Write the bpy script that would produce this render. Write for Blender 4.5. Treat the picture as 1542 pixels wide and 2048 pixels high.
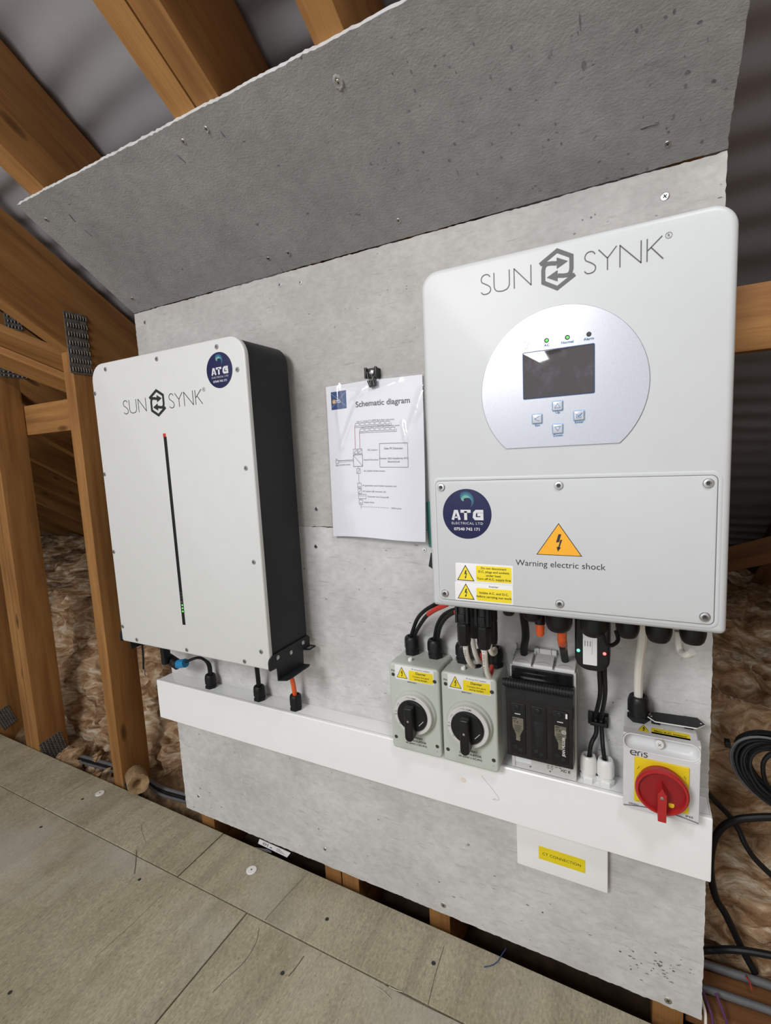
import bpy, bmesh, math, random
from mathutils import Vector, Matrix, noise
random.seed(7)
for o in list(bpy.data.objects): bpy.data.objects.remove(o)
SC = bpy.context.scene
COL = SC.collection
PI = math.pi

# ------------------------------------------------------------------ camera
CAM_LOC = Vector((1.0964, -0.8250, -0.3762)); FPX = 966.777
CAM_ROT = (1.4550, 0.0500, 0.4743)
VROT = [1.45497, 0.04998, 0.47433]
cd = bpy.data.cameras.new('camera'); cam = bpy.data.objects.new('camera', cd); COL.objects.link(cam)
cam.location = CAM_LOC; cam.rotation_euler = CAM_ROT
cd.sensor_fit = 'VERTICAL'; cd.sensor_height = 36.0; cd.lens = FPX * 36.0 / 2048.0; cd.clip_start = 0.01
SC.camera = cam
# ------------------------------------------------------------------ world, lamps, exposure
w = bpy.data.worlds.new('world'); SC.world = w; w.use_nodes = True
w.node_tree.nodes['Background'].inputs[0].default_value = (0.90, 0.95, 1.0, 1)
w.node_tree.nodes['Background'].inputs[1].default_value = 1.15
def area(name, loc, aim, sx, sy, power, colr):
    l = bpy.data.lights.new(name, 'AREA'); l.shape = 'RECTANGLE'; l.size = sx; l.size_y = sy; l.energy = power; l.color = colr
    o = bpy.data.objects.new(name, l); COL.objects.link(o); o.location = loc
    o.rotation_euler = (Vector(aim) - Vector(loc)).to_track_quat('-Z', 'Y').to_euler(); return o
area('gable_window_light', (0.25, -2.35, 0.66), (0.7, 0, -1.0), 0.75, 0.75, 38, (1.0, 0.99, 0.985))
area('loft_lamp', (1.35, -0.90, 0.60), (1.0, 0, -0.9), 0.22, 0.22, 5.5, (0.97, 0.98, 1.0))
SC.view_settings.view_transform = 'Standard'; SC.view_settings.look = 'None'
SC.view_settings.exposure = 0.10; SC.view_settings.gamma = 1.0; SC.view_settings.use_curve_mapping = False

# ------------------------------------------------------------------ pixel-to-plane measuring helpers (planes stand at their real depth)
RM = cam.rotation_euler.to_matrix()
def ray(px, py): return RM @ Vector(((px - 771) / FPX, (1024 - py) / FPX, -1))
def at(px, py, y=None, x=None, z=None):
    r = ray(px, py)
    if y is not None: t = (y - CAM_LOC.y) / r.y
    elif x is not None: t = (x - CAM_LOC.x) / r.x
    else: t = (z - CAM_LOC.z) / r.z
    return CAM_LOC + r * t

# ------------------------------------------------------------------ materials
MATS = {}
def nt(name, rough=0.5, metal=0.0, col=(0.5,)*3, coat=0.0, spec=0.5, emit=None, estr=1.0, alpha=1.0):
    m = bpy.data.materials.new(name); m.use_nodes = True
    b = m.node_tree.nodes['Principled BSDF']
    b.inputs['Base Color'].default_value = (*col, 1); b.inputs['Roughness'].default_value = rough
    b.inputs['Metallic'].default_value = metal; b.inputs['Coat Weight'].default_value = coat
    b.inputs['Specular IOR Level'].default_value = spec
    if emit: b.inputs['Emission Color'].default_value = (*emit, 1); b.inputs['Emission Strength'].default_value = estr
    MATS[name] = m; return m
def N(m, t, **kw):
    n = m.node_tree.nodes.new(t)
    for k, v in kw.items():
        if hasattr(n, k): setattr(n, k, v)
        else: n.inputs[k].default_value = v
    return n
def L(m, a, ao, b, bi): m.node_tree.links.new(a.outputs[ao], b.inputs[bi])
def ramp(m, pts):
    r = N(m, 'ShaderNodeValToRGB'); e = r.color_ramp.elements
    while len(e) < len(pts): e.new(0.5)
    for i, (p, c) in enumerate(pts): e[i].position = p; e[i].color = (*c, 1)
    return r
def coords(m, scale=(1, 1, 1), kind='Object', rot=(0, 0, 0)):
    tc = N(m, 'ShaderNodeTexCoord'); mp = N(m, 'ShaderNodeMapping')
    mp.inputs['Scale'].default_value = scale; mp.inputs['Rotation'].default_value = rot
    L(m, tc, kind, mp, 'Vector')
    oi = N(m, 'ShaderNodeObjectInfo'); mu = N(m, 'ShaderNodeMath', operation='MULTIPLY'); mu.inputs[1].default_value = 37.0   # no two pieces share a grain
    L(m, oi, 'Random', mu, 0); L(m, mu, 'Value', mp, 'Location'); return mp
def noise_n(m, mp, scale, detail=4, rough=0.55):
    n = N(m, 'ShaderNodeTexNoise'); n.inputs['Scale'].default_value = scale; n.inputs['Detail'].default_value = detail
    n.inputs['Roughness'].default_value = rough
    if mp: L(m, mp, 'Vector', n, 'Vector')
    return n
def mixc(m, a, b, fac, mode='MIX'):
    x = N(m, 'ShaderNodeMix'); x.data_type = 'RGBA'; x.blend_type = mode
    for s, v in ((6, a), (7, b)):
        if isinstance(v, tuple): x.inputs[s].default_value = (*v, 1)
        else: m.node_tree.links.new(v, x.inputs[s])
    if isinstance(fac, (int, float)): x.inputs[0].default_value = fac
    else: m.node_tree.links.new(fac, x.inputs[0])
    return x.outputs[2]
def bump(m, src, strength, dist):
    b = N(m, 'ShaderNodeBump'); b.inputs['Strength'].default_value = strength; b.inputs['Distance'].default_value = dist
    m.node_tree.links.new(src, b.inputs['Height']); return b
def BS(m): return m.node_tree.nodes['Principled BSDF']
def setcol(m, out): m.node_tree.links.new(out, BS(m).inputs['Base Color'])
def setnor(m, b): L(m, b, 'Normal', BS(m), 'Normal')

def plain(name, col, rough=0.45, var=0.06, scale=60, bmp=0.0, **kw):
    """a plain paint / plastic with a little procedural mottling"""
    m = nt(name, rough=rough, col=col, **kw)
    mp = coords(m); n = noise_n(m, mp, scale, 3)
    r = ramp(m, [(0.3, tuple(c * (1 - var) for c in col)), (0.7, tuple(min(1, c * (1 + var)) for c in col))])
    L(m, n, 'Fac', r, 'Fac'); setcol(m, r.outputs[0])
    if bmp: setnor(m, bump(m, n.outputs[0], bmp, 0.001))
    return m
def wood(name, light, dark, axis_scale=(1.2, 14, 14), knots=True):
    m = nt(name, rough=0.62, spec=0.3)
    mp = coords(m, axis_scale)
    n1 = noise_n(m, mp, 2.2, 4, 0.5); n2 = noise_n(m, coords(m, (2.0, 60, 60)), 5.0, 3, 0.7)
    r1 = ramp(m, [(0.28, dark), (0.5, tuple((a * 0.55 + b * 0.45) for a, b in zip(light, dark))), (0.72, light)])
    L(m, n1, 'Fac', r1, 'Fac')
    r2 = ramp(m, [(0.35, (0.72, 0.66, 0.6)), (0.62, (1.05, 1.05, 1.05))]); L(m, n2, 'Fac', r2, 'Fac')
    c = mixc(m, r1.outputs[0], r2.outputs[0], 0.45, 'MULTIPLY')
    if knots:
        v = N(m, 'ShaderNodeTexVoronoi'); v.inputs['Scale'].default_value = 3.2
        L(m, coords(m, (1.0, 3.2, 3.2)), 'Vector', v, 'Vector')
        r3 = ramp(m, [(0.03, (1, 1, 1)), (0.085, (0.55, 0.55, 0.55)), (0.11, (0, 0, 0))]); L(m, v, 'Distance', r3, 'Fac')
        c = mixc(m, c, tuple(d * 0.45 for d in dark), r3.outputs[0])
    setcol(m, c); setnor(m, bump(m, n2.outputs[0], 0.25, 0.0012)); return m
wood('pine', (0.415, 0.21, 0.068), (0.225, 0.098, 0.030))
wood('pale_pine', (0.56, 0.325, 0.145), (0.36, 0.185, 0.07))
wood('dark_pine', (0.25, 0.115, 0.045), (0.11, 0.045, 0.017))

def cement(name, base, rough_side=False):
    m = nt(name, rough=0.9, spec=0.25)
    mp = coords(m, (1, 1, 1)); n1 = noise_n(m, mp, 6.0, 6, 0.65)
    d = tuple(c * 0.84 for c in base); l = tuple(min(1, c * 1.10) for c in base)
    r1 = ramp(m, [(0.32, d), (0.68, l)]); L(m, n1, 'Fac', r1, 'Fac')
    # thin horizontal fibre streaks
    n2 = noise_n(m, coords(m, (22, 60, 210)), 1.0, 4, 0.65)
    r2 = ramp(m, [(0.27, (0.55, 0.53, 0.51)), (0.40, (1, 1, 1))]); L(m, n2, 'Fac', r2, 'Fac')
    c = mixc(m, r1.outputs[0], r2.outputs[0], 0.55 if not rough_side else 0.3, 'MULTIPLY')
    # small dark specks
    n3 = noise_n(m, coords(m, (60, 60, 110)), 1.0, 2, 0.5)
    r3 = ramp(m, [(0.225, (0.36, 0.37, 0.37)), (0.285, (1, 1, 1))]); L(m, n3, 'Fac', r3, 'Fac')
    c = mixc(m, c, r3.outputs[0], 0.8, 'MULTIPLY')
    n4 = noise_n(m, coords(m, (55, 55, 85)), 1.0, 5, 0.7)
    r4 = ramp(m, [(0.38, (0.92, 0.92, 0.92)), (0.62, (1.05, 1.05, 1.05))]); L(m, n4, 'Fac', r4, 'Fac')
    c = mixc(m, c, r4.outputs[0], 1.0, 'MULTIPLY')
    setcol(m, c)
    if rough_side:
        nb = noise_n(m, coords(m, (210, 330, 330)), 1.0, 4, 0.6); setnor(m, bump(m, nb.outputs[0], 0.42, 0.0022))
    else:
        nb = noise_n(m, coords(m, (160, 160, 260)), 1.0, 3, 0.6); setnor(m, bump(m, nb.outputs[0], 0.16, 0.002))
    return m
cement('cement_smooth', (0.455, 0.44, 0.425)); cement('cement_lower_lit', (0.575, 0.57, 0.56)); cement('cement_rough', (0.305, 0.297, 0.293), True); cement('cement_edge', (0.56, 0.56, 0.55), True)  # lower board is a paler copy, its stronger light put into the colour

# chipboard-like loft deck
m = nt('deck', rough=0.85, spec=0.25)
n1 = noise_n(m, coords(m, (3, 3, 3)), 1.6, 5, 0.6); r1 = ramp(m, [(0.3, (0.335, 0.298, 0.205)), (0.7, (0.465, 0.425, 0.32))]); L(m, n1, 'Fac', r1, 'Fac')
n2 = noise_n(m, coords(m, (230, 90, 100), rot=(0, 0, 0.35)), 1.0, 4, 0.7); r2 = ramp(m, [(0.3, (0.72, 0.72, 0.7)), (0.7, (1.2, 1.2, 1.18))]); L(m, n2, 'Fac', r2, 'Fac')
c = mixc(m, r1.outputs[0], r2.outputs[0], 1.0, 'MULTIPLY')
n3 = noise_n(m, coords(m, (26, 2.2, 5), rot=(0, 0, 0.2)), 1.0, 3, 0.6); r3 = ramp(m, [(0.3, (0.82, 0.82, 0.82)), (0.6, (1.05, 1.05, 1.05))]); L(m, n3, 'Fac', r3, 'Fac')
c = mixc(m, c, r3.outputs[0], 1.0, 'MULTIPLY')
n5 = noise_n(m, coords(m, (190, 190, 190)), 1.0, 2, 0.6); r5 = ramp(m, [(0.28, (0.62, 0.62, 0.6)), (0.40, (1, 1, 1)), (0.64, (1, 1, 1)), (0.74, (1.5, 1.5, 1.45))]); L(m, n5, 'Fac', r5, 'Fac'); c = mixc(m, c, r5.outputs[0], 0.8, 'MULTIPLY')
n4 = noise_n(m, coords(m, (2.6, 2.6, 2.6)), 1.0, 4, 0.6); r4 = ramp(m, [(0.55, (0, 0, 0)), (0.72, (0.45, 0.45, 0.45))]); L(m, n4, 'Fac', r4, 'Fac')
c = mixc(m, c, (0.50, 0.48, 0.44), r4.outputs[0])          # pale cement dust in patches
setcol(m, c); setnor(m, bump(m, n2.outputs[0], 0.4, 0.0018))

# roofing underlay
m = nt('underlay', rough=0.7, spec=0.3)
n1 = noise_n(m, coords(m, (2, 2, 2)), 1.5, 4, 0.6); r1 = ramp(m, [(0.3, (0.245, 0.232, 0.245)), (0.7, (0.31, 0.295, 0.305))]); L(m, n1, 'Fac', r1, 'Fac')
setcol(m, r1.outputs[0]); nb = noise_n(m, coords(m, (250, 250, 250)), 1.0, 2, 0.5); setnor(m, bump(m, nb.outputs[0], 0.1, 0.001))

# mineral-wool insulation
m = nt('mineral_wool', rough=1.0, spec=0.05)
nw = noise_n(m, coords(m, (3, 3, 3)), 1.3, 4, 0.6)
wv = N(m, 'ShaderNodeMix'); wv.data_type = 'RGBA'; wv.inputs[0].default_value = 0.12
mp = coords(m, (8, 8, 20)); m.node_tree.links.new(mp.outputs[0], wv.inputs[6]); L(m, nw, 'Color', wv, 7)
n1 = N(m, 'ShaderNodeTexNoise'); n1.inputs['Scale'].default_value = 1.4; n1.inputs['Detail'].default_value = 9; n1.inputs['Roughness'].default_value = 0.66
n1.inputs['Distortion'].default_value = 1.3
m.node_tree.links.new(wv.outputs[2], n1.inputs['Vector'])
r1 = ramp(m, [(0.30, (0.12, 0.062, 0.03)), (0.43, (0.31, 0.18, 0.095)), (0.54, (0.53, 0.37, 0.225)), (0.66, (0.80, 0.71, 0.58))]); L(m, n1, 'Fac', r1, 'Fac')
setcol(m, r1.outputs[0])
n2 = noise_n(m, coords(m, (30, 30, 60)), 1.0, 6, 0.75); setnor(m, bump(m, n2.outputs[0], 0.9, 0.012))

plain('debris', (0.20, 0.13, 0.07), 1.0, 0.5, 60, 0.8)
plain('tooth', (0.16, 0.13, 0.10), 0.6, 0.3, 90)
plain('dark_bed', (0.085, 0.058, 0.036), 1.0, 0.35, 30, 0.8)
plain('white_case', (0.53, 0.545, 0.555), 0.42, 0.012, 30)
plain('white_plate', (0.62, 0.63, 0.62), 0.38, 0.012, 30)
plain('dark_case', (0.0155, 0.0172, 0.0195), 0.5, 0.1, 40, spec=0.3)
plain('upvc', (0.87, 0.875, 0.88), 0.3, 0.015, 20)
plain('black_plastic', (0.010, 0.0105, 0.0115), 0.4, 0.15, 80, spec=0.35)
plain('black_rubber', (0.008, 0.0082, 0.009), 0.5, 0.2, 90, spec=0.3)
plain('soft_black', (0.017, 0.018, 0.0195), 0.55, 0.2, 90, spec=0.3)
plain('grey_green', (0.50, 0.535, 0.48), 0.33, 0.015, 30)
plain('light_grey', (0.60, 0.595, 0.585), 0.4, 0.02, 30)
plain('pale_grey', (0.66, 0.67, 0.68), 0.35, 0.015, 30)
plain('white_nylon', (0.80, 0.80, 0.78), 0.35, 0.02, 40)
plain('paper', (0.74, 0.745, 0.80), 0.6, 0.01, 20)
plain('sticker_white', (0.79, 0.79, 0.80), 0.4, 0.01, 30)
plain('yellow', (0.83, 0.66, 0.015), 0.4, 0.03, 30)
plain('amber', (0.86, 0.40, 0.012), 0.4, 0.02, 30)
plain('yellow_plate', (0.80, 0.60, 0.015), 0.35, 0.02, 30)
plain('ink', (0.014, 0.014, 0.016), 0.5, 0.1, 50)
plain('grey_ink', (0.075, 0.075, 0.08), 0.5, 0.1, 50)
plain('blue_ink', (0.02, 0.13, 0.32), 0.5, 0.1, 50)
plain('pale_blue', (0.25, 0.46, 0.72), 0.4, 0.05, 50)
plain('navy', (0.015, 0.017, 0.068), 0.5, 0.05, 30, spec=0.25)
plain('navy_bright', (0.03, 0.07, 0.20), 0.4, 0.1, 30)
plain('silver_ink', (0.62, 0.62, 0.64), 0.4, 0.05, 60)
plain('teal_ink', (0.05, 0.25, 0.34), 0.4, 0.1, 60)
plain('green_ink', (0.22, 0.52, 0.40), 0.4, 0.1, 60)
plain('orange_ink', (0.70, 0.32, 0.03), 0.4, 0.1, 60)
plain('red', (0.42, 0.018, 0.02), 0.4, 0.06, 40)
plain('dark_red', (0.28, 0.010, 0.014), 0.4, 0.06, 40)
plain('red_sleeve', (0.55, 0.035, 0.025), 0.45, 0.06, 40)
plain('orange_cable', (0.80, 0.115, 0.025), 0.42, 0.05, 40)
plain('white_cable', (0.78, 0.75, 0.69), 0.5, 0.04, 40)
plain('grey_cable', (0.125, 0.128, 0.135), 0.5, 0.1, 40)
plain('purple_cable', (0.12, 0.045, 0.12), 0.5, 0.1, 40)
plain('blue_tape', (0.02, 0.24, 0.50), 0.4, 0.05, 40)
plain('green_card', (0.03, 0.17, 0.135), 0.5, 0.05, 40)
plain('lagging', (0.30, 0.20, 0.10), 0.95, 0.3, 90, 0.6)
plain('crumb', (0.48, 0.43, 0.33), 0.9, 0.2, 90)
plain('recess', (0.03, 0.03, 0.03), 0.7, 0.2, 50)
plain('seam', (0.16, 0.16, 0.16), 0.7, 0.1, 50)
plain('fuse_print', (0.17, 0.152, 0.112), 0.5, 0.2, 60)
nt('steel', rough=0.35, metal=1.0, col=(0.55, 0.54, 0.53)); nt('screw_head', rough=0.5, metal=0.8, col=(0.33, 0.33, 0.33)); nt('zinc', rough=0.3, metal=1.0, col=(0.75, 0.75, 0.75))
m = MATS['steel']; n1 = noise_n(m, coords(m, (200, 200, 200)), 1.0, 2); r1 = ramp(m, [(0.3, (0.45, 0.44, 0.43)), (0.7, (0.62, 0.61, 0.6))]); L(m, n1, 'Fac', r1, 'Fac'); setcol(m, r1.outputs[0])
m = nt('galvanised', rough=0.55, metal=0.4, col=(0.25, 0.25, 0.25)); n1 = noise_n(m, coords(m, (70, 70, 70)), 1.0, 2); r1 = ramp(m, [(0.35, (0.13, 0.13, 0.13)), (0.65, (0.26, 0.255, 0.25))]); L(m, n1, 'Fac', r1, 'Fac'); setcol(m, r1.outputs[0])
m = nt('silver_fascia', rough=0.30, metal=0.55, col=(0.66, 0.67, 0.71)); n1 = noise_n(m, coords(m, (900, 900, 900)), 1.0, 1); r1 = ramp(m, [(0.3, (0.44, 0.45, 0.49)), (0.7, (0.50, 0.51, 0.55))]); L(m, n1, 'Fac', r1, 'Fac'); setcol(m, r1.outputs[0])
m = nt('screen_glass', rough=0.06, col=(0.05, 0.043, 0.045), spec=0.5, coat=0.3); n1 = noise_n(m, coords(m, (40, 40, 40)), 1.0, 4, 0.7); r1 = ramp(m, [(0.5, (0.045, 0.038, 0.040)), (0.8, (0.10, 0.095, 0.10))]); L(m, n1, 'Fac', r1, 'Fac'); setcol(m, r1.outputs[0])
nt('led_green', col=(0.05, 0.4, 0.05), emit=(0.12, 0.9, 0.1), estr=0.9); nt('led_green_bright', col=(0.05, 0.6, 0.1), emit=(0.05, 1.0, 0.25), estr=7.0)
nt('led_red_bright', col=(0.6, 0.05, 0.05), emit=(1.0, 0.05, 0.05), estr=7.0)
for k in ('led_green', 'led_green_bright', 'led_red_bright'):      # a hot middle and a dimmer rim, by a noise-free fresnel-less facing ramp
    m = MATS[k]; n1 = noise_n(m, coords(m, (300, 300, 300)), 1.0, 1)
    r1 = ramp(m, [(0.2, (0.7, 0.7, 0.7)), (0.8, (1, 1, 1))]); L(m, n1, 'Fac', r1, 'Fac')
m = bpy.data.materials.new('clear_film'); m.use_nodes = True; MATS['clear_film'] = m      # glossy clear plastic
t = m.node_tree; t.nodes.remove(t.nodes['Principled BSDF']); out = t.nodes['Material Output']
tr = N(m, 'ShaderNodeBsdfTransparent'); gl = N(m, 'ShaderNodeBsdfGlossy', Roughness=0.11); mx = N(m, 'ShaderNodeMixShader')
lw = N(m, 'ShaderNodeLayerWeight', Blend=0.5); pw = N(m, 'ShaderNodeMath', operation='POWER'); pw.inputs[1].default_value = 3.0; L(m, lw, 'Facing', pw, 0)
fr = N(m, 'ShaderNodeMath', operation='MULTIPLY_ADD'); fr.inputs[1].default_value = 0.6; fr.inputs[2].default_value = 0.075; L(m, pw, 'Value', fr, 0)
nb = noise_n(m, coords(m, (14, 14, 9)), 1.0, 2, 0.5); bb = bump(m, nb.outputs[0], 0.25, 0.004); L(m, bb, 'Normal', gl, 'Normal')
L(m, fr, 'Value', mx, 'Fac'); L(m, tr, 'BSDF', mx, 1); L(m, gl, 'BSDF', mx, 2); L(m, mx, 'Shader', out, 'Surface')
m = nt('smoked_clear', rough=0.12, col=(0.012, 0.012, 0.013), spec=0.5); n1 = noise_n(m, coords(m, (60, 60, 60)), 1.0, 3); r1 = ramp(m, [(0.3, (0.010, 0.010, 0.011)), (0.7, (0.02, 0.0195, 0.02))]); L(m, n1, 'Fac', r1, 'Fac'); setcol(m, r1.outputs[0])

# ------------------------------------------------------------------ mesh builder
def rr(x0, x1, z0, z1, rs, ins=0.0, n=6):
    """rounded rectangle, counter-clockwise seen from the front; rs = radii (bl, br, tr, tl)"""
    if not isinstance(rs, (tuple, list)): rs = (rs,) * 4
    x0 += ins; x1 -= ins; z0 += ins; z1 -= ins; pts = []
    for (cx, cz, r, a0) in ((x0, z0, rs[0], PI), (x1, z0, rs[1], 1.5 * PI), (x1, z1, rs[2], 0), (x0, z1, rs[3], 0.5 * PI)):
        r = max(r - ins, 1e-5); sx = 1 if cx == x0 else -1; sz = 1 if cz == z0 else -1
        for i in range(n + 1):
            a = a0 + (PI / 2) * i / n
            pts.append((cx + sx * r + r * math.cos(a), cz + sz * r + r * math.sin(a)))
    return pts
def smooth(pts, sub=6):
    P = [Vector(p) for p in pts]
    if len(P) < 3: return P
    out = []
    for i in range(len(P) - 1):
        p0 = P[max(i - 1, 0)]; p1 = P[i]; p2 = P[i + 1]; p3 = P[min(i + 2, len(P) - 1)]
        for k in range(sub):
            t = k / sub
            out.append(0.5 * ((2 * p1) + (p2 - p0) * t + (2 * p0 - 5 * p1 + 4 * p2 - p3) * t * t + (3 * p1 - p0 - 3 * p2 + p3) * t ** 3))
    out.append(P[-1]); return out
class MB:
    def __init__(s): s.bm = bmesh.new(); s.mi = 0
    def face(s, vs):
        try: f = s.bm.faces.new(vs); f.material_index = s.mi; return f
        except ValueError: return None
    def V(s, p): return s.bm.verts.new(p)
    def loft(s, rings, cap0=True, cap1=True, closed=True):
        R = [[s.V(p) for p in r] for r in rings]
        for a, b in zip(R[:-1], R[1:]):
            n = len(a)
            for i in range(n if closed else n - 1): s.face([a[i], a[(i + 1) % n], b[(i + 1) % n], b[i]])
        if cap0: s.face(list(reversed(R[0])))
        if cap1: s.face(R[-1])
        return s
    def plate(s, x0, x1, z0, z1, rs, yf, yb, bev=0.002, n=6, steps=4, mid=None):
        """rounded slab whose front faces -y"""
        rings = [[(x, yb, z) for x, z in rr(x0, x1, z0, z1, rs, 0, n)]]
        for k in range(steps + 1):
            a = (PI / 2) * k / steps
            ins = bev * (1 - math.cos(a)); y = yf + bev * (1 - math.sin(a))
            rings.append([(x, y, z) for x, z in rr(x0, x1, z0, z1, rs, ins, n)])
        return s.loft(rings)
    def box(s, x0, x1, y0, y1, z0, z1, bev=0.0):
        v = [s.V((x, y, z)) for x in (x0, x1) for y in (y0, y1) for z in (z0, z1)]
        F = [s.face([v[i] for i in q]) for q in ((0, 1, 3, 2), (4, 6, 7, 5), (0, 4, 5, 1), (2, 3, 7, 6), (0, 2, 6, 4), (1, 5, 7, 3))]
        if bev:
            es = {e for f in F for e in f.edges}
            bmesh.ops.bevel(s.bm, geom=list(es), offset=bev, segments=2, affect='EDGES', profile=0.6, clamp_overlap=True)
        return s
    def prism(s, pts, f0, f1):
        """outline pts mapped to two 3-D positions"""
        return s.loft([[f0(*p) for p in pts], [f1(*p) for p in pts]])
    def lathe(s, prof, c, axis='z', n=20, poly=None):
        """prof = [(radius, height)...] about axis through c"""
        c = Vector(c); rings = []
        for r, h in prof:
            ring = []
            for i in range(n):
                a = 2 * PI * i / n; u, v = r * math.cos(a), r * math.sin(a)
                if axis == 'z': p = (u, v, h)
                elif axis == 'y': p = (u, -h, v)            # height grows towards the viewer
                else: p = (h, u, v)
                ring.append(c + Vector(p))
            rings.append(ring)
        return s.loft(rings)
    def tube(s, pts, r, n=10, sub=6, sm=True, caps=True):
        P = smooth(pts, sub) if sm else [Vector(p) for p in pts]
        rings = []; up = None
        for i, p in enumerate(P):
            d = (P[min(i + 1, len(P) - 1)] - P[max(i - 1, 0)])
            if d.length < 1e-9: continue
            d.normalize()
            if up is None: up = d.orthogonal().normalized()
            up = (up - d * up.dot(d)); up = up.normalized() if up.length > 1e-6 else d.orthogonal().normalized()
            sd = d.cross(up); rad = r[min(i, len(r) - 1)] if isinstance(r, list) else r
            rings.append([p + (up * math.cos(2 * PI * k / n) + sd * math.sin(2 * PI * k / n)) * rad for k in range(n)])
        return s.loft(rings, caps, caps)
    def poly(s, pts, f): return s.face([s.V(f(*p)) for p in pts])
    def disc(s, c, r, f, n=24, rz=None): return s.poly([(c[0] + r * math.cos(2 * PI * i / n), c[1] + (rz or r) * math.sin(2 * PI * i / n)) for i in range(n)], f)
    def ring(s, c, r0, r1, f, n=28):
        a = [s.V(f(c[0] + r0 * math.cos(2 * PI * i / n), c[1] + r0 * math.sin(2 * PI * i / n))) for i in range(n)]
        b = [s.V(f(c[0] + r1 * math.cos(2 * PI * i / n), c[1] + r1 * math.sin(2 * PI * i / n))) for i in range(n)]
        for i in range(n): s.face([a[i], a[(i + 1) % n], b[(i + 1) % n], b[i]])
    def stroke(s, pts, wd, f, sm=0, caps=False):
        P = [Vector((p[0], p[1], 0)) for p in pts]
        if sm: P = smooth(P, sm)
        n = len(P); lf = []; rt = []
        for i in range(n):
            d0 = (P[i] - P[i - 1]).normalized() if i else (P[1] - P[0]).normalized()
            d1 = (P[i + 1] - P[i]).normalized() if i < n - 1 else d0
            n0 = Vector((-d0.y, d0.x, 0)); n1 = Vector((-d1.y, d1.x, 0)); b = (n0 + n1)
            b = b.normalized() if b.length > 1e-6 else n0
            k = min(1.0 / max(b.dot(n0), 0.35), 2.2) * wd / 2
            lf.append(P[i] + b * k); rt.append(P[i] - b * k)
        A = [s.V(f(p.x, p.y)) for p in lf]; B = [s.V(f(p.x, p.y)) for p in rt]
        for i in range(n - 1): s.face([B[i], B[i + 1], A[i + 1], A[i]])
    def text(s, txt, size, u, v, f, align='CENTER', bold=0.0, sx=1.0, rot=0.0, space=1.0):
        cu = bpy.data.curves.new('t', 'FONT'); cu.body = txt; cu.size = 1.0; cu.align_x = align; cu.offset = bold; cu.resolution_u = 3; cu.space_character = space
        ob = bpy.data.objects.new('t', cu); COL.objects.link(ob)
        me = bpy.data.meshes.new_from_object(ob.evaluated_get(bpy.context.evaluated_depsgraph_get()))
        cs, sn = math.cos(rot), math.sin(rot); vs = []
        for q in me.vertices:
            a, b = q.co.x * size * sx, q.co.y * size
            vs.append(s.V(f(u + a * cs - b * sn, v + a * sn + b * cs)))
        for p in me.polygons: s.face([vs[i] for i in p.vertices])
        bpy.data.objects.remove(ob); bpy.data.curves.remove(cu); bpy.data.meshes.remove(me)
WL = {}
def wl(o): return WL.get(o.name, Vector((0, 0, 0))) if o else Vector((0, 0, 0))
def finish(mb, name, mats, org=Vector((0, 0, 0)), ang=0.6, flat=False):
    me = bpy.data.meshes.new(name)
    bmesh.ops.recalc_face_normals(mb.bm, faces=mb.bm.faces)
    if org.length: bmesh.ops.translate(mb.bm, verts=mb.bm.verts, vec=-org)
    mb.bm.to_mesh(me); mb.bm.free()
    for k in ([mats] if isinstance(mats, str) else mats): me.materials.append(MATS[k])
    if not flat:
        me.shade_smooth(); me.set_sharp_from_angle(angle=ang)
    return me
def obj(name, mb, mats, parent=None, org=None, ang=0.6, label=None, flat=False):
    """one mesh object; verts were written in world coordinates. org = its own origin (world)"""
    base = wl(parent); o_ = Vector(org) if org is not None else base
    me = finish(mb, name, mats, o_, ang, flat)
    o = bpy.data.objects.new(name, me); COL.objects.link(o); o.location = o_ - base
    if parent: o.parent = parent
    WL[o.name] = o_
    if label: o['label'] = label
    return o
def inst(name, me, loc, parent=None, rot=None):
    o = bpy.data.objects.new(name, me); COL.objects.link(o); o.location = Vector(loc) - wl(parent)
    if rot: o.rotation_euler = rot
    if parent: o.parent = parent
    WL[o.name] = Vector(loc); return o
def tag(o, label, cat, group=None, kind=None):
    o['label'] = label; o['category'] = cat
    if group: o['group'] = group
    if kind: o['kind'] = kind
    return o
def thing(name, loc, label, cat, group=None):
    o = bpy.data.objects.new(name, None); COL.objects.link(o); o.location = loc; o.empty_display_size = 0.02
    WL[o.name] = Vector(loc); return tag(o, label, cat, group)
def struct(o): o['kind'] = 'structure'; return o
def F(y): return lambda u, v: (u, y, v)         # plane facing the room at depth y
def FT(z): return lambda u, v: (u, v, z)        # plane facing up at height z
def beam(name, p0, p1, wd, ht, mat, parent, up=(0, 0, 1), jit=0.0):
    """rectangular timber from p0 to p1 (axis through its middle), own origin at p0, local X along the grain"""
    p0 = Vector(p0); p1 = Vector(p1); d = p1 - p0; ln = d.length; x = d.normalized()
    y = Vector(up).cross(x).normalized(); z = x.cross(y)
    mb = MB(); mb.box(0, ln, -wd / 2, wd / 2, -ht / 2, ht / 2, 0.0022)
    off = random.uniform(-9, 9)
    me = finish(mb, name, mat)
    o = bpy.data.objects.new(name, me); COL.objects.link(o); base = wl(parent)
    o.matrix_basis = Matrix(((x.x, y.x, z.x, p0.x - base.x), (x.y, y.y, z.y, p0.y - base.y), (x.z, y.z, z.z, p0.z - base.z), (0, 0, 0, 1)))
    if parent: o.parent = parent
    WL[o.name] = p0; return o

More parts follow.
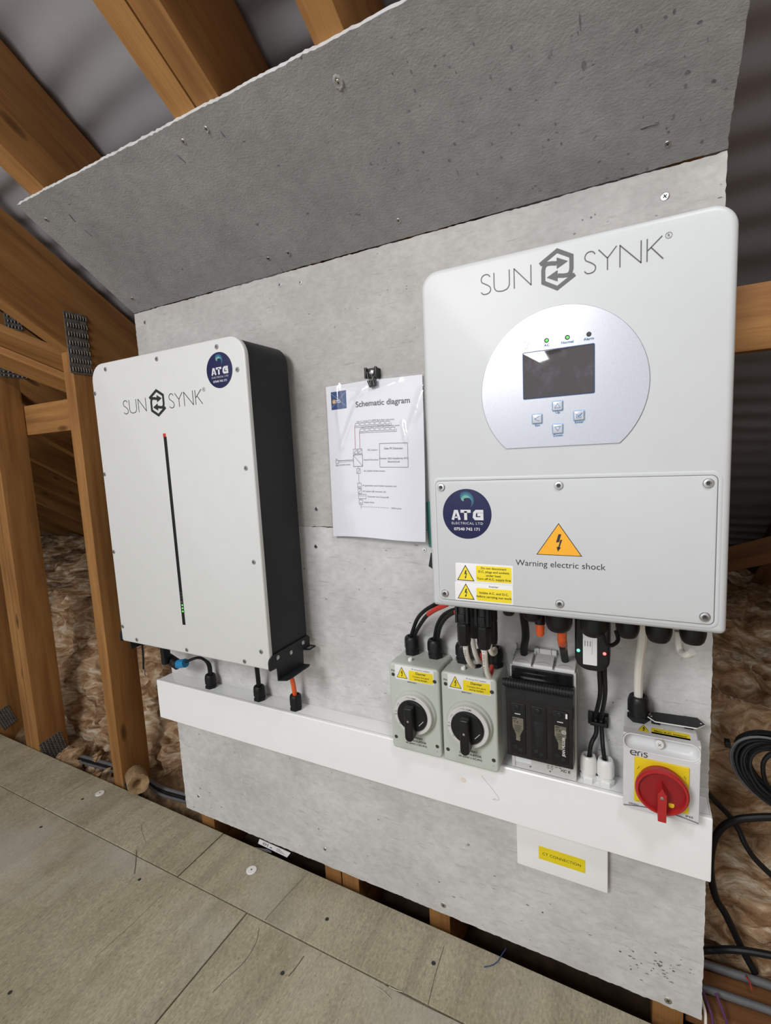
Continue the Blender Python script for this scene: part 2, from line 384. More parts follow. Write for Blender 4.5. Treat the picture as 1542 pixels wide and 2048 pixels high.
# shared screw meshes
def screw_mesh(nm, r, mat, hole=True):
    mb = MB(); mb.lathe([(r, 0), (r, 0.0006), (r * 0.9, 0.0010), (r * 0.55, 0.0011)], (0, 0, 0), 'y', 14)
    if hole:
        mb.mi = 1
        for a in (0, PI / 2):
            c, s = math.cos(a + 0.6) * r * 0.5, math.sin(a + 0.6) * r * 0.5
            mb.stroke([(-c, -s), (c, s)], r * 0.24, F(-0.00125))
    return finish(mb, nm, [mat, 'recess'])
def allen_mesh(nm, r):
    mb = MB(); mb.lathe([(r, 0), (r, 0.0010), (r * 0.86, 0.0020), (r * 0.5, 0.0023), (r * 0.42, 0.0012)], (0, 0, 0), 'y', 16)
    mb.mi = 1; mb.disc((0, 0), r * 0.42, F(-0.00135), 6)
    return finish(mb, nm, ['steel', 'recess'])
SCREW = screw_mesh('panel_screw', 0.0045, 'screw_head'); SCREW_W = screw_mesh('board_screw', 0.0042, 'zinc'); SCREW_B = screw_mesh('board_screw', 0.0058, 'zinc')
ALLEN = allen_mesh('cover_screw', 0.0052)

# ================================================================== BIG STRUCTURE
DECK_Z = -1.345
fl = bpy.data.objects.new('floor', None); COL.objects.link(fl); fl.location = (0, -0.05, DECK_Z); WL[fl.name] = Vector(fl.location); struct(fl)
def edge_y(x): return 0.004 - 0.0125 * (x + 0.2)          # the deck runs a touch out of true with the boards
def deck_piece(x0, x1, y0, y1):
    mb = MB(); g = 0.0014; zt = DECK_Z - random.uniform(0, 0.0009); ys = [edge_y(x) for x in (x0 + g, x1 - g)] if y1 is None else [y1 - g] * 2
    base = [(x0 + g, y0 + g), (x1 - g, y0 + g), (x1 - g, ys[1]), (x0 + g, ys[0])]; c_ = sum((Vector(p) for p in base), Vector((0, 0))) / 4
    ins = [((x + (0.001 if x < c_.x else -0.001)), (y + (0.001 if y < c_.y else -0.001))) for x, y in base]
    mb.loft([[(x, y, DECK_Z - 0.022) for x, y in base], [(x, y, zt - 0.001) for x, y in base], [(x, y, zt) for x, y in ins]])
    obj('floor_board', mb, 'deck', fl, org=(x0, y0, DECK_Z))
for a, b in ((-3.2, -1.62), (-1.62, -1.01), (-1.01, -0.428), (-0.428, 0.136), (0.136, 1.27), (1.27, 2.4)): deck_piece(a, b, -0.146, None)
for a, b in ((-3.2, -2.07), (-2.07, -0.865), (-0.865, 0.355), (0.355, 1.575), (1.575, 2.4)): deck_piece(a, b, -0.746, -0.146)
for a, b in ((-3.2, -1.4), (-1.4, -0.2), (-0.2, 1.0), (1.0, 2.4)): deck_piece(a, b, -1.4, -0.746)
for a, b in ((-3.2, -0.8), (-0.8, 0.4), (0.4, 2.4)): deck_piece(a, b, -2.7, -1.4)

# eaves floor: plasterboard, brown debris, darker bed along deck edge and behind boards
mb = MB(); nx, ny = 260, 90; G = []
for i in range(nx + 1):
    row = []
    for j in range(ny + 1):
        x = -3.2 + 5.6 * i / nx; y = -0.3 + 3.1 * (j / ny) ** 1.6
        k_ = min(1, max(0, (y - 0.035) / 0.045)) * (1 if (x < 0.0 or x > 1.2) else 0.0)
        row.append(mb.V((x, y, -1.462 + 0.075 * k_ + (0.006 + 0.018 * k_) * noise.fractal(Vector((x * 14, y * 14, 0)), 0.8, 2, 4))))
    G.append(row)
for i in range(nx):
    for j in range(ny): mb.face([G[i][j], G[i + 1][j], G[i + 1][j + 1], G[i][j + 1]])
for f_ in mb.bm.faces:
    c_ = f_.calc_center_median(); f_.material_index = 1 if c_.y > 0.05 and (c_.x < 0.02 or c_.x > 1.2) else 0
struct(obj('floor', mb, ['dark_bed', 'debris'], ang=3.0))

# roof underlay: both sides of the ridge, sagging and rippled between the rafters
SL = 0.635
def underlay(yf, y_far, zf, nm, n_y):
    mb = MB(); nx, ny = 110, n_y; G = []
    for i in range(nx + 1):
        row = []
        for j in range(ny + 1):
            x = -3.3 + 5.8 * i / nx; t = j / ny; y = yf + (y_far - yf) * t
            s = math.sin(y * 88 + 5.5 * noise.noise(Vector((x * 1.1, y * 2.6, 3))) + 2.0 * noise.noise(Vector((x * 4, y * 5, 6))))
            amp = 0.0062 * (1 if x < 0.9 else 0.45) * max(0.15, 0.75 + 1.2 * noise.noise(Vector((x * 1.6, y * 3.4, 4))))
            z = zf(y) + 0.012 + s * amp + 0.008 * noise.noise(Vector((x * 3, y * 3, 1)))
            row.append(mb.V((x, y, z)))
        G.append(row)
    for i in range(nx):
        for j in range(ny): mb.face([G[i][j], G[i][j + 1], G[i + 1][j + 1], G[i + 1][j]])
    return struct(obj(nm, mb, 'underlay', ang=3.0))
RIDGE = -2.6
underlay(2.75, RIDGE, lambda y: 0.226 - SL * y, 'ceiling', 620)
underlay(RIDGE, RIDGE - 1.6, lambda y: 0.226 - SL * RIDGE + SL * (y - RIDGE), 'ceiling', 20)

for nm, xg in (('wall_left_blocker', -3.28), ('wall_right_blocker', 2.47)):  # gable ends added to keep background light off the far rafters
    mb = MB(); mb.loft([[(xg + d, 2.85, -1.5), (xg + d, RIDGE - 1.6, -1.5), (xg + d, RIDGE - 1.6, 0.87), (xg + d, RIDGE, 1.92), (xg + d, 2.85, -1.45)] for d in (0.0, 0.04 if xg > 0 else -0.04)])
    struct(obj(nm, mb, 'lagging'))
# ------------------------------------------------------------------ trusses
LOC, LOW = 0.0145, 0.648
def plate_mesh(mb, x, y0, y1, z0, z1, nz=7, ny=7, tilt=0.0):
    """pressed nail plate on the +x face of a timber: sheet with punched teeth slots standing proud"""
    cy, cz = (y0 + y1) / 2, (z0 + z1) / 2
    def R(y, z, xx): return (xx, cy + (y - cy) * math.cos(tilt) - (z - cz) * math.sin(tilt), cz + (y - cy) * math.sin(tilt) + (z - cz) * math.cos(tilt))
    mb.mi = 0
    mb.loft([[R(y0, z0, x + d), R(y1, z0, x + d), R(y1, z1, x + d), R(y0, z1, x + d)] for d in (0.0, 0.0015)])
    for i in range(nz):
        for j in range(ny):
            zc = z0 + (i + 0.5) * (z1 - z0) / nz; yc = y0 + (j + 0.5) * (y1 - y0) / ny
            h = (z1 - z0) / nz * 0.28; b = (y1 - y0) / ny * 0.2
            mb.mi = 1; mb.face([mb.V(R(yc - b, zc - h, x + 0.0019)), mb.V(R(yc + b, zc - h, x + 0.0019)), mb.V(R(yc + b, zc + h, x + 0.0019)), mb.V(R(yc - b, zc + h, x + 0.0019))])
            mb.mi = 2; mb.face([mb.V(R(yc + b, zc - h, x + 0.0021)), mb.V(R(yc + b * 2.0, zc - h * 0.6, x + 0.0046)), mb.V(R(yc + b * 2.0, zc + h * 0.6, x + 0.0046)), mb.V(R(yc + b, zc + h, x + 0.0021))])
def truss(x0, x1, label, offs=LOC, slope=LOW, post=True, double=False, plates=(), rmat='pine', pmat='pine', depth=0.2, ytop=-1.7, ybot=2.25, grp=None):
    r = thing('roof_truss', ((x0 + x1) / 2, 0.06, -1.45), label, 'roof truss', grp)
    xs = [(x0, x1)] if not double else [(x0, (x0 + x1) / 2 - 0.0012), ((x0 + x1) / 2 + 0.0012, x1)]
    cosr = 1 / math.sqrt(1 + slope * slope)
    for a, b in xs:
        c = (a + b) / 2; wd = b - a; h = depth * cosr
        zt = lambda y: offs - slope * y + depth / 2
        beam('rafter', (c, ytop, zt(ytop)), (c, ybot, zt(ybot)), wd, h, rmat, r)
        beam('bottom_chord', (c, -2.4, -1.452), (c, 2.2, -1.452), wd, 0.098, pmat, r)
        if post: beam('post', (c, 0.0605, -1.403), (c, 0.0605, offs - slope * 0.0605 - 0.001 + 0.03), wd, 0.094, pmat, r, up=(0, 1, 0))
    for pl in plates:
        mb = MB(); plate_mesh(mb, x1 + 0.0003, *pl); obj('nail_plate', mb, ['galvanised', 'recess', 'tooth'], r)
    return r
for xx in (-2.235, -1.84, -1.445):
    truss(xx, xx + 0.042, {-2.235: 'far dark pine truss at the left end, third behind the double post', -1.84: 'dark pine truss at the left, second behind the double post', -1.445: 'dark pine truss at the left, two bays beyond the double post'}[xx], -0.035, 0.62, depth=0.24)
truss(-3.03, -2.985, 'farthest dark rafter low over the insulation at the left', -0.035, 0.62, depth=0.24)
truss(-2.63, -2.588, 'last but one dark rafter low over the insulation at the left', -0.035, 0.62, depth=0.24)
truss(-1.10, -1.055, 'pine truss post cut by the left picture edge, nail plate at its foot', -0.035, 0.62, plates=[(0.025, 0.075, -1.345, -1.265, 8, 6, 0.3)], depth=0.24)
truss(-0.845, -0.757, 'doubled pine truss with two timbers side by side at the far left', -0.035, 0.62, double=True, plates=[(0.02, 0.094, -1.40, -1.315, 8, 7, 0.2), (0.05, 0.13, -0.055, -0.02, 3, 6), (0.085, 0.135, 0.105, 0.155, 3, 5)], depth=0.24, pmat='pine')
truss(-0.343, -0.298, 'pine truss left of the white battery with a large nail plate', -0.035, 0.62, plates=[(0.006, 0.066, -0.105, 0.062, 7, 8), (0.024, 0.086, -1.415, -1.330, 8, 7, 0.25)], depth=0.242)
truss(0.040, 0.088, 'pine truss whose rafter meets the left corner of the sloping board')
truss(0.450, 0.543, 'doubled pine truss with two rafters side by side above the sloping board', double=True, rmat='pine')
truss(0.716, 0.762, 'pine truss right of the doubled rafters, at the top of the picture')
truss(1.130, 1.176, 'pine truss behind the right edge of the boards', pmat='pine')
truss(1.545, 1.59, 'dark pine truss beyond the boards at the right edge', -0.02, 0.635, post=False, depth=0.22, rmat='dark_pine')

# longitudinal braces and diagonal wind braces
for a, b, lb in ((-3.0, 2.1, 'horizontal pine brace nailed behind the truss posts, seen at both sides of the boards'),):
    o = beam('wall_brace', (a, 0.122, -0.196), (b, 0.122, -0.196), 0.025, 0.098, 'pine', None); tag(o, lb, 'timber brace')
def quadbeam(name, q0, q1, q2, q3, th, mat, label):
    """a board whose seen face has corners q0..q3, thickness th away from the camera"""
    mb = MB(); q = [Vector(p) for p in (q0, q1, q2, q3)]; c = sum(q, Vector()) / 4
    n = (q[1] - q[0]).cross(q[3] - q[0]).normalized()
    if n.dot(c - CAM_LOC) < 0: n = -n
    x = (q[1] - q[0]).normalized(); yv = n.cross(x)
    mb.loft([q, [p + n * th for p in q]])
    org = q[0]; me = finish(mb, name, mat, org)
    M = Matrix((x, yv, n)); me.transform(M.to_4x4())
    o = bpy.data.objects.new(name, me); COL.objects.link(o); o.matrix_basis = Matrix.Translation(org) @ M.transposed().to_4x4()
    WL[o.name] = org; return tag(o, label, 'timber brace')
def onroof(px, py, off):
    r = ray(px, py); n = Vector((0, 0.62, 1)); t = (off - n.dot(CAM_LOC)) / n.dot(r); return CAM_LOC + r * t
quadbeam('diagonal_brace', onroof(-60, 639, -0.03), onroof(150, 723, -0.03), onroof(152, 768, -0.03), onroof(-60, 682, -0.03), 0.022, 'pine', 'upper of two diagonal braces behind the nail plate at the left')
quadbeam('diagonal_brace', onroof(-60, 683, -0.06), onroof(152, 769, -0.06), onroof(158, 795, -0.06), onroof(-60, 712, -0.06), 0.022, 'pine', 'lower of two diagonal braces behind the nail plate at the left')
p = at(1420, 1128, y=1.02); q_ = at(1600, 1085, y=0.9)
o = beam('diagonal_brace', p, q_, 0.03, 0.075, 'dark_pine', None); tag(o, 'dark rising timber brace over the insulation at the right edge', 'timber brace')
p = at(1560, 1118, y=1.16); q_ = at(1478, 1235, y=1.36)
o = beam('strut', p, q_, 0.03, 0.07, 'dark_pine', None); tag(o, 'dark slanting strut dropping to the insulation at the right edge', 'timber brace')

# ------------------------------------------------------------------ insulation
mb = MB(); nx, ny = 300, 110; G = []
for i in range(nx + 1):
    row = []
    for j in range(ny + 1):
        x = -3.2 + 5.5 * i / nx; t = j / ny
        lump = noise.fractal(Vector((x * 2.3, t * 3, 2)), 0.8, 2, 4)
        f = 0.36 + 0.06 * lump                         # share of rows spent on the front face
        if t < f:
            k = t / f; y = 0.16 + 0.20 * k ** 1.6; z = -1.43 + (0.50 + 0.05 * lump) * (k ** 0.8)
        else:
            k = (t - f) / (1 - f); y = 0.36 + 1.7 * k; z = -0.93 + 0.05 * lump + 0.06 * math.sin(min(k * 2.2, 1.57)) - 0.45 * max(0, k - 0.55)
        q = Vector((x * 9, y * 9, z * 9)); d = noise.fractal(q, 0.75, 2.1, 6) * 0.05
        q2 = Vector((x * 22, y * 22, z * 40)); d2 = noise.turbulence(q2, 4, False) * 0.022
        row.append(mb.V((x, max(0.135, y - d * 0.8 - d2), z + d * 0.7)))
    G.append(row)
for i in range(nx):
    for j in range(ny): mb.face([G[i][j], G[i + 1][j], G[i + 1][j + 1], G[i][j + 1]])
tag(obj('insulation', mb, 'mineral_wool', ang=3.0), 'brown and cream mineral wool heaped behind the truss posts', 'insulation', kind='stuff')
# loose tufts fallen by the feet of the posts
mb = MB()
for (cx, cy, cz, r) in ((-0.66, 0.06, -1.40, 0.06), (-0.56, 0.10, -1.41, 0.05), (-0.47, 0.03, -1.42, 0.05), (-0.60, 0.0, -1.43, 0.045)):
    s0 = len(mb.bm.verts); bmesh.ops.create_icosphere(mb.bm, subdivisions=4, radius=r, matrix=Matrix.Translation((cx, cy, cz)))
for v in mb.bm.verts:
    d = noise.fractal(v.co * 24, 0.7, 2, 5) * 0.028; v.co += Vector((d, d * 0.6, d))
tag(obj('insulation_tuft', mb, 'mineral_wool', ang=3.0), 'torn tufts of brown wool between the two left posts', 'insulation', kind='stuff')

# ------------------------------------------------------------------ cement boards
def ragged(x0, x1, z0, z1, jit, step=0.006):
    pts = []
    def run(a, b):
        n = max(2, int((Vector(b) - Vector(a)).length / step)); d = (Vector(b) - Vector(a)).normalized(); nn = Vector((-d.y, d.x))
        for i in range(n):
            p = Vector(a).lerp(Vector(b), i / n) + nn * (noise.noise(Vector((i * 0.8, a[0] * 7 + a[1] * 5, 2))) + 0.6 * noise.noise(Vector((i * 0.17, a[0] * 3, 8)))) * jit
            pts.append((p.x, p.y))
    run((x0, z0), (x1, z0)); run((x1, z0), (x1, z1)); run((x1, z1), (x0, z1)); run((x0, z1), (x0, z0))
    return pts
def wall_board(z0, z1, label, screws):
    r = thing('cement_board', (0.6, 0.006, z0), label, 'cement board', 'grey cement boards on the trusses')
    mb = MB(); pts = ragged(0.0, 1.2, z0, z1, 0.0016)
    mb.prism(pts, F(0.012), F(0.0))
    obj('board', mb, 'cement_smooth' if z1 > -0.1 else 'cement_lower_lit', r, org=(0, 0, -0.6), ang=0.9)
    for px, py, big in screws: inst('screw', SCREW_B if big else SCREW_W, at(px, py, y=0), r)
    return r
wall_board(-0.5165, -0.0005, 'upper upright grey cement board behind the white inverter and battery', [(633, 1018, 0), (1330, 393, 1), (560, 570, 0), (601, 565, 0), (290, 645, 0)])
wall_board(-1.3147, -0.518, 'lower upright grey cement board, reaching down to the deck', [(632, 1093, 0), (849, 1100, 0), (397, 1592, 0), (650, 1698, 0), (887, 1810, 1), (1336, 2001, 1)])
r = thing('cement_board', (0.6, -0.12, 0.08), 'rough grey cement board sloping overhead under the rafters', 'cement board')
W0, W1 = (Vector((0, -0.0015, 0.0012)), Vector((0, -0.237, 0.1536)))
dv = (W1 - W0).normalized(); nrm = Vector((0, -dv.z, dv.y)); nrm = nrm if nrm.z > 0 else -nrm
def SB(d): return lambda u, v: Vector((u, 0, 0)) + W0 + dv * v + nrm * d
mb = MB(); pts = ragged(0.0, 1.2, 0.0, (W1 - W0).length, 0.0017)
mb.loft([[SB(0.012)(*p) for p in pts], [SB(0.0)(*p) for p in pts]])
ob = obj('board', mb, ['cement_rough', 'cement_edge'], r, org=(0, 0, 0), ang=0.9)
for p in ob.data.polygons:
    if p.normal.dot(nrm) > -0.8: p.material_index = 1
SQ = Matrix((Vector((1, 0, 0)), nrm, nrm.cross(Vector((1, 0, 0))) * -1)).transposed()
def onsb(px, py):
    rr_ = ray(px, py); t = nrm.dot(W0 - CAM_LOC) / nrm.dot(rr_); return CAM_LOC + rr_ * t
def sbrot():
    yv = nrm; zv = Vector((1, 0, 0)).cross(yv); return Matrix((Vector((1, 0, 0)), yv, zv)).transposed().to_euler()
for px, py in ((413, 258), (367, 283), (93, 439), (265, 597), (537, 517), (577, 506), (797, 441), (1335, 288), (677, 165)):
    inst('screw', SCREW_W, onsb(px, py), r, rot=sbrot())
for px, py, k in ((677, 165, 0.0105), (413, 258, 0.005), (577, 506, 0.006)):              # torn paper-like craters round driven screws
    mb = MB(); c = onsb(px, py); n = 22; e1 = Vector((1, 0, 0)); e2 = dv
    def RG(rad, up, jt): return [c + (e1 * math.cos(2 * PI * i / n) * 0.7 + e2 * math.sin(2 * PI * i / n)) * rad * (1 + jt * noise.noise(Vector((i * 0.9, px, up * 900)))) - nrm * up for i in range(n)]
    mb.loft([RG(k, -0.0002, 0.3), RG(k * 0.8, 0.0018, 0.5), RG(k * 0.5, 0.0012, 0.5), RG(k * 0.38, 0.0003, 0.2)], False, False)
    obj('torn_edge', mb, 'cement_rough', r, ang=1.5)
for (a, b) in (((352, 308), (372, 326)), ((440, 262), (450, 274)), ((137, 427), (151, 444)), ((168, 459), (185, 473)), ((1280, 257), (1318, 247))):  # gouges
    mb = MB(); A, B = onsb(*a), onsb(*b); M_ = (A + B) / 2 + dv * 0.001
    mb.tube([A - nrm * 0.0002, M_ - nrm * 0.0004, B - nrm * 0.0002], [0.0003, 0.0009, 0.0011, 0.0012, 0.0012, 0.0011, 0.0012, 0.001, 0.0011, 0.0011, 0.0009, 0.0005, 0.0003], 6, 6)
    obj('gouge', mb, 'seam', r)

# ================================================================== DEVICES
def letter_S(a, b, lo, hi):
    q = [(0.93, .84), (.80, .95), (.52, 1), (.22, .95), (.06, .80), (.12, .64), (.36, .55), (.66, .45), (.93, .32), (.97, .16), (.80, .04), (.48, 0), (.20, .03), (.02, .14)]
    return [(a + u * (b - a), lo + v * (hi - lo)) for u, v in q]
def sun_logo(mb, cx, cz, k, f, wd=0.0011):
    """two thin words either side of a hexagon of two turning arrows"""
    H = 0.0112
    P = lambda pts: [(cx + u * k, cz + v * k) for u, v in pts]
    st = lambda pts, w_=wd, sm=0: mb.stroke(P(pts), w_ * k, f, sm)
    st(letter_S(-.0873, -.0752, -H, H), sm=4)
    st([(-.0712, H), (-.0712, -.003), (-.0705, -.007), (-.0680, -.0100), (-.0622, -H), (-.0565, -.0100), (-.0539, -.007), (-.0532, -.003), (-.0532, H)], sm=3)
    st([(-.0476, -H), (-.0476, H)]); st([(-.0476, H - .0004), (-.0286, -H + .0004)]); st([(-.0286, -H), (-.0286, H)])
    st(letter_S(.0281, .0397, -H, H), sm=4)
    st([(.0424, H), (.0512, .0008)]); st([(.0600, H), (.0512, .0008)]); st([(.0512, .0012), (.0512, -H)])
    st([(.0632, -H), (.0632, H)]); st([(.0632, H - .0004), (.0830, -H + .0004)]); st([(.0830, -H), (.0830, H)])
    st([(.0885, -H), (.0885, H)]); st([(.1020, H), (.0890, -.0005)]); st([(.0920, .0022), (.1031, -H)])
    mb.ring((cx + .1078 * k, cz + .0103 * k), .0031 * k, .0027 * k, f, 20); mb.text('R', .0042 * k, cx + .1078 * k, cz + .0089 * k, f)
    for s in (1, -1):                                    # one bracket with its arrow, then the same turned half round
        Q = lambda pts: P([(u * s, v * s) for u, v in pts])
        mb.stroke(Q([(-.0185, .0088), (0, .0200), (.0150, .0112), (.0150, -.0020), (.0140, -.0060), (.0110, -.0082), (.0060, -.0078), (.0005, -.0066)]), .0044 * k, f)
        mb.poly(Q([(-.0113, -.0065), (.0004, -.0128), (.0004, -.0008)]), f)
def tri_sign(mb_in, mb_ol, mb_bolt, apex, bl, br, f0, f1, f2, border=0.09):
    A, B, C = Vector(apex), Vector(bl), Vector(br); c = (A + B + C) / 3
    mb_ol.poly([A, B, C], f0)
    mb_in.poly([c + (p - c) * (1 - border * 2.6) for p in (A, B, C)], f1)
    h = (A - (B + C) / 2).length; m_ = (B + C) / 2; U = (C - B).normalized(); W = (A - m_).normalized()
    def q(u, v): p = m_ + U * u * h + W * v * h; return (p.x, p.y)
    for pts in ([(-.005, .66), (.075, .66), (.03, .49), (-.07, .43)], [(-.07, .43), (-.075, .40), (.015, .42), (.03, .49)], [(.035, .48), (.105, .50), (.02, .24), (-.018, .24), (.03, .43)], [(-.06, .27), (.065, .25), (-.03, .12)]):
        mb_bolt.poly([q(*p) for p in pts], f2)
def atg_sticker(parent, cx, cz, r, y):
    s = obj('sticker', (lambda m: (m.plate(cx - r, cx + r, cz - r, cz + r, r, y - 0.0003, y, 0.0001, n=14), m)[1])(MB()), 'navy', parent, label='round navy blue sticker with a swirl, white letters and a phone number')
    f = F(y - 0.00045); f2 = F(y - 0.00055); k = r
    mb = MB()
    X = lambda u: cx + u * k; Z = lambda v: cz + v * k
    S = lambda pts, wd: mb.stroke([(X(u), Z(v)) for u, v in pts], wd * k, f)
    S([(-.58, -.24), (-.475, .11), (-.40, .11), (-.295, -.24)], .105); S([(-.51, -.135), (-.36, -.135)], .055)
    S([(-.25, .11), (.17, .11)], .12); S([(-.04, .11), (-.04, -.24)], .12)
    S([(.68, .11), (.40, .11), (.33, .05), (.31, -.12), (.36, -.18), (.62, -.18), (.62, -.02), (.44, -.02)], .12)
    mb.text('ELECTRICAL LTD', .135 * k, X(.01), Z(-.42), f, sx=1.12, space=1.15)
    mb.text('07540 742 171', .16 * k, X(.0), Z(-.66), f, bold=.025, sx=1.12)
    obj('lettering', mb, 'silver_ink', s)
    for nm, mats, rng in (('swirl', 'teal_ink', range(0, 5)), ('swirl', 'green_ink', range(5, 8))):
        mb = MB()
        for i in rng:
            ro = .33 - .030 * i; a0 = -0.9 + .28 * i; a1 = 2.2 + .18 * i; pts = []
            for t in range(15):
                a = a0 + (a1 - a0) * t / 14; rad = ro * (1 - .25 * t / 14 * (i / 7))
                pts.append((X(-.03 + rad * math.cos(a)), Z(.55 + rad * math.sin(a))))
            mb.stroke(pts, (.012 + .004 * i) * k, f2 if i > 4 else f)
        obj(nm, mb, mats, s)
    return s
def gland(x, y, z, r, h, mat, label, grp, nm='cable_gland', flip=False):
    """nylon compression gland standing on a surface: locknut, hexagon body, domed cap"""
    t = thing(nm, (x, y, z), label, 'cable gland', grp); s = -1 if flip else 1
    mb = MB(); mb.lathe([(r * 1.0, 0), (r * 1.04, s * h * .02), (r * 1.04, s * h * .20), (r * .98, s * h * .22)], (x, y, z), 'z', 6 if not flip else 20); obj('locknut', mb, mat, t, ang=0.5)
    mb = MB(); mb.lathe([(r * .88, s * h * .22), (r * .88, s * h * .36)], (x, y, z), 'z', 20); obj('thread', mb, mat, t)
    mb = MB(); n = 24; rings = []
    for rad, hh, am in ((.93, .34, .0), (1.0, .36, .03), (1.0, .74, .03), (.98, .83, .02), (.94, .90, .0), (.87, .97, 0), (.78, 1.0, 0), (.58, 1.0, 0), (.53, .97, 0), (.50, .82, 0)):
        rings.append([(x + r * rad * (1 + am * (1 if i % 4 < 2 else -1)) * math.cos(2 * PI * i / n), y + r * rad * (1 + am * (1 if i % 4 < 2 else -1)) * math.sin(2 * PI * i / n), z + s * h * hh) for i in range(n)])
    mb.loft(rings); obj('cap', mb, mat, t, ang=0.5); return t
def cable(name, pts, r, mat, label, grp=None, sub=8):
    mb = MB(); mb.tube(pts, r, 10, sub)
    return tag(obj(name, mb, mat, org=pts[0]), label, 'cable', grp)

# ------------------------------------------------------------------ cable trunking
TX0, TX1, TZ0, TZ1, TD = 0.0031, 1.199, -1.0215, -0.9217, 0.050
t = thing('cable_trunking', (0.6, 0, TZ0), 'long white plastic cable trunking box across the cement board', 'trunking')
mb = MB(); mb.box(TX0 + 0.001, TX1 - 0.001, -TD + 0.0035, -0.0002, TZ0 + 0.001, TZ1, 0.0008); obj('base', mb, 'upvc', t)
mb = MB()
prof = [(-TD, TZ0), (-TD, TZ1 - 0.0012), (-TD + 0.0014, TZ1 + 0.0010), (-TD + 0.0070, TZ1 + 0.0014), (-TD + 0.0072, TZ1 + 0.0002), (-TD + 0.0034, TZ1 + 0.0001), (-TD + 0.0034, TZ0 - 0.0001), (-TD + 0.0072, TZ0 - 0.0002), (-TD + 0.007, TZ0 - 0.0014), (-TD + 0.0014, TZ0 - 0.001)]
mb.loft([[(TX0, y, z) for y, z in prof], [(TX1, y, z) for y, z in prof]]); obj('lid', mb, 'upvc', t, ang=0.5)
mb = MB(); mb.box(TX0 + 0.002, TX1 - 0.002, -TD + 0.0082, -TD + 0.0092, TZ1 - 0.0001, TZ1 + 0.0003); obj('lid_groove', mb, 'seam', t, label='thin dark groove where the lid clips in')
for a, b in ((TX0 - 0.0012, TX0 + 0.0008), (TX1 - 0.0006, TX1 + 0.001)):
    mb = MB(); mb.box(a, b, -TD + 0.0005, -0.0003, TZ0 + 0.0008, TZ1 - 0.0002, 0.0006); obj('end_cap', mb, 'upvc', t)
mb = MB(); c0 = at(927, 1560, y=-TD)
mb.poly([(c0.x + .0055 * math.cos(a * PI / 8) * (1 + .25 * noise.noise(Vector((a, 1, 1)))), c0.z + .0052 * math.sin(a * PI / 8) * (1 + .3 * noise.noise(Vector((a, 4, 1))))) for a in range(16)], F(-TD - 0.0002))
plain('scuff', (0.80, 0.74, 0.66), 0.5, 0.05, 200); obj('scuff', mb, 'scuff', t, label='faint beige scuff mark on the lid')
mb = MB(); mb.stroke([at(*q, y=-TD).xz for q in ((963, 1551), (975, 1566), (988, 1582), (998, 1597), (994, 1600), (986, 1599), (992, 1597))], 0.00035, F(-TD - 0.0002), 3); obj('hair', mb, 'grey_cable', t)

# ------------------------------------------------------------------ battery
BX0, BX1, BZ0, BZ1, BY = 0.0254, 0.4732, -0.7775, -0.1463, -0.1423
t = thing('wall_battery', ((BX0 + BX1) / 2, -0.02, BZ0), 'white fronted, dark sided flat battery hung left on the cement board', 'battery')
mb = MB(); mb.plate(BX0 + 0.002, BX1 - 0.002, BZ0 + 0.002, BZ1 - 0.002, (0.004, 0.004, 0.036, 0.036), BY + 0.009, -0.020, 0.0006, n=8); obj('casing', mb, 'dark_case', t)
mb = MB(); mb.plate(BX0, BX1, BZ0, BZ1, (0.006, 0.006, 0.037, 0.037), BY, BY + 0.0088, 0.0032, n=9); obj('front_panel', mb, 'white_plate', t)
mb = MB(); mb.box(BX0 + 0.05, BX1 - 0.05, -0.020, -0.0005, -0.72, -0.20, 0.002); obj('wall_bracket', mb, 'dark_case', t)
for x, z in ((.0773, -.1608), (.242, -.1608), (.4069, -.1608), (.0315, -.2075), (.453, -.2075), (.0322, -.386), (.4537, -.386), (.033, -.564), (.4539, -.564), (.0337, -.7415), (.0798, -.7675), (.244, -.768), (.4082, -.7682), (.4537, -.7415)):
    inst('panel_screw', SCREW, (x, BY - 0.0001, z), t)
mb = MB(); sun_logo(mb, 0.2311, -0.2462, 1.235, F(BY - 0.0004)); obj('logo', mb, 'ink', t, label='black brand lettering with a hexagon of two arrows')
mb = MB(); mb.plate(.2392, .2478, -.7125, -.3155, .0004, BY - 0.0006, BY, 0.0002); st_ = obj('status_strip', mb, 'black_plastic', t)
mb = MB(); mb.plate(.2384, .2462, -.3155, -.3085, .0004, BY - 0.0007, BY, 0.0002); obj('red_tip', mb, 'red_sleeve', t, label='small red square capping the black strip')
for i in range(4):
    mb = MB(); mb.plate(.2428, .2462, -.6845 + i * .0068, -.6808 + i * .0068, .0006, BY - 0.0011, BY - 0.0006, 0.0001)
    obj('indicator', mb, 'led_green' if i < 3 else 'grey_cable', st_)
mb = MB()
for i, s in enumerate(('ALM', 'RUN', 'SOC')): mb.text(s, .0034, .2437, -.655 + i * .0055, F(BY - 0.0007))
obj('lettering', mb, 'grey_cable', st_)
atg_sticker(t, .4087, -.2032, .0325, BY)
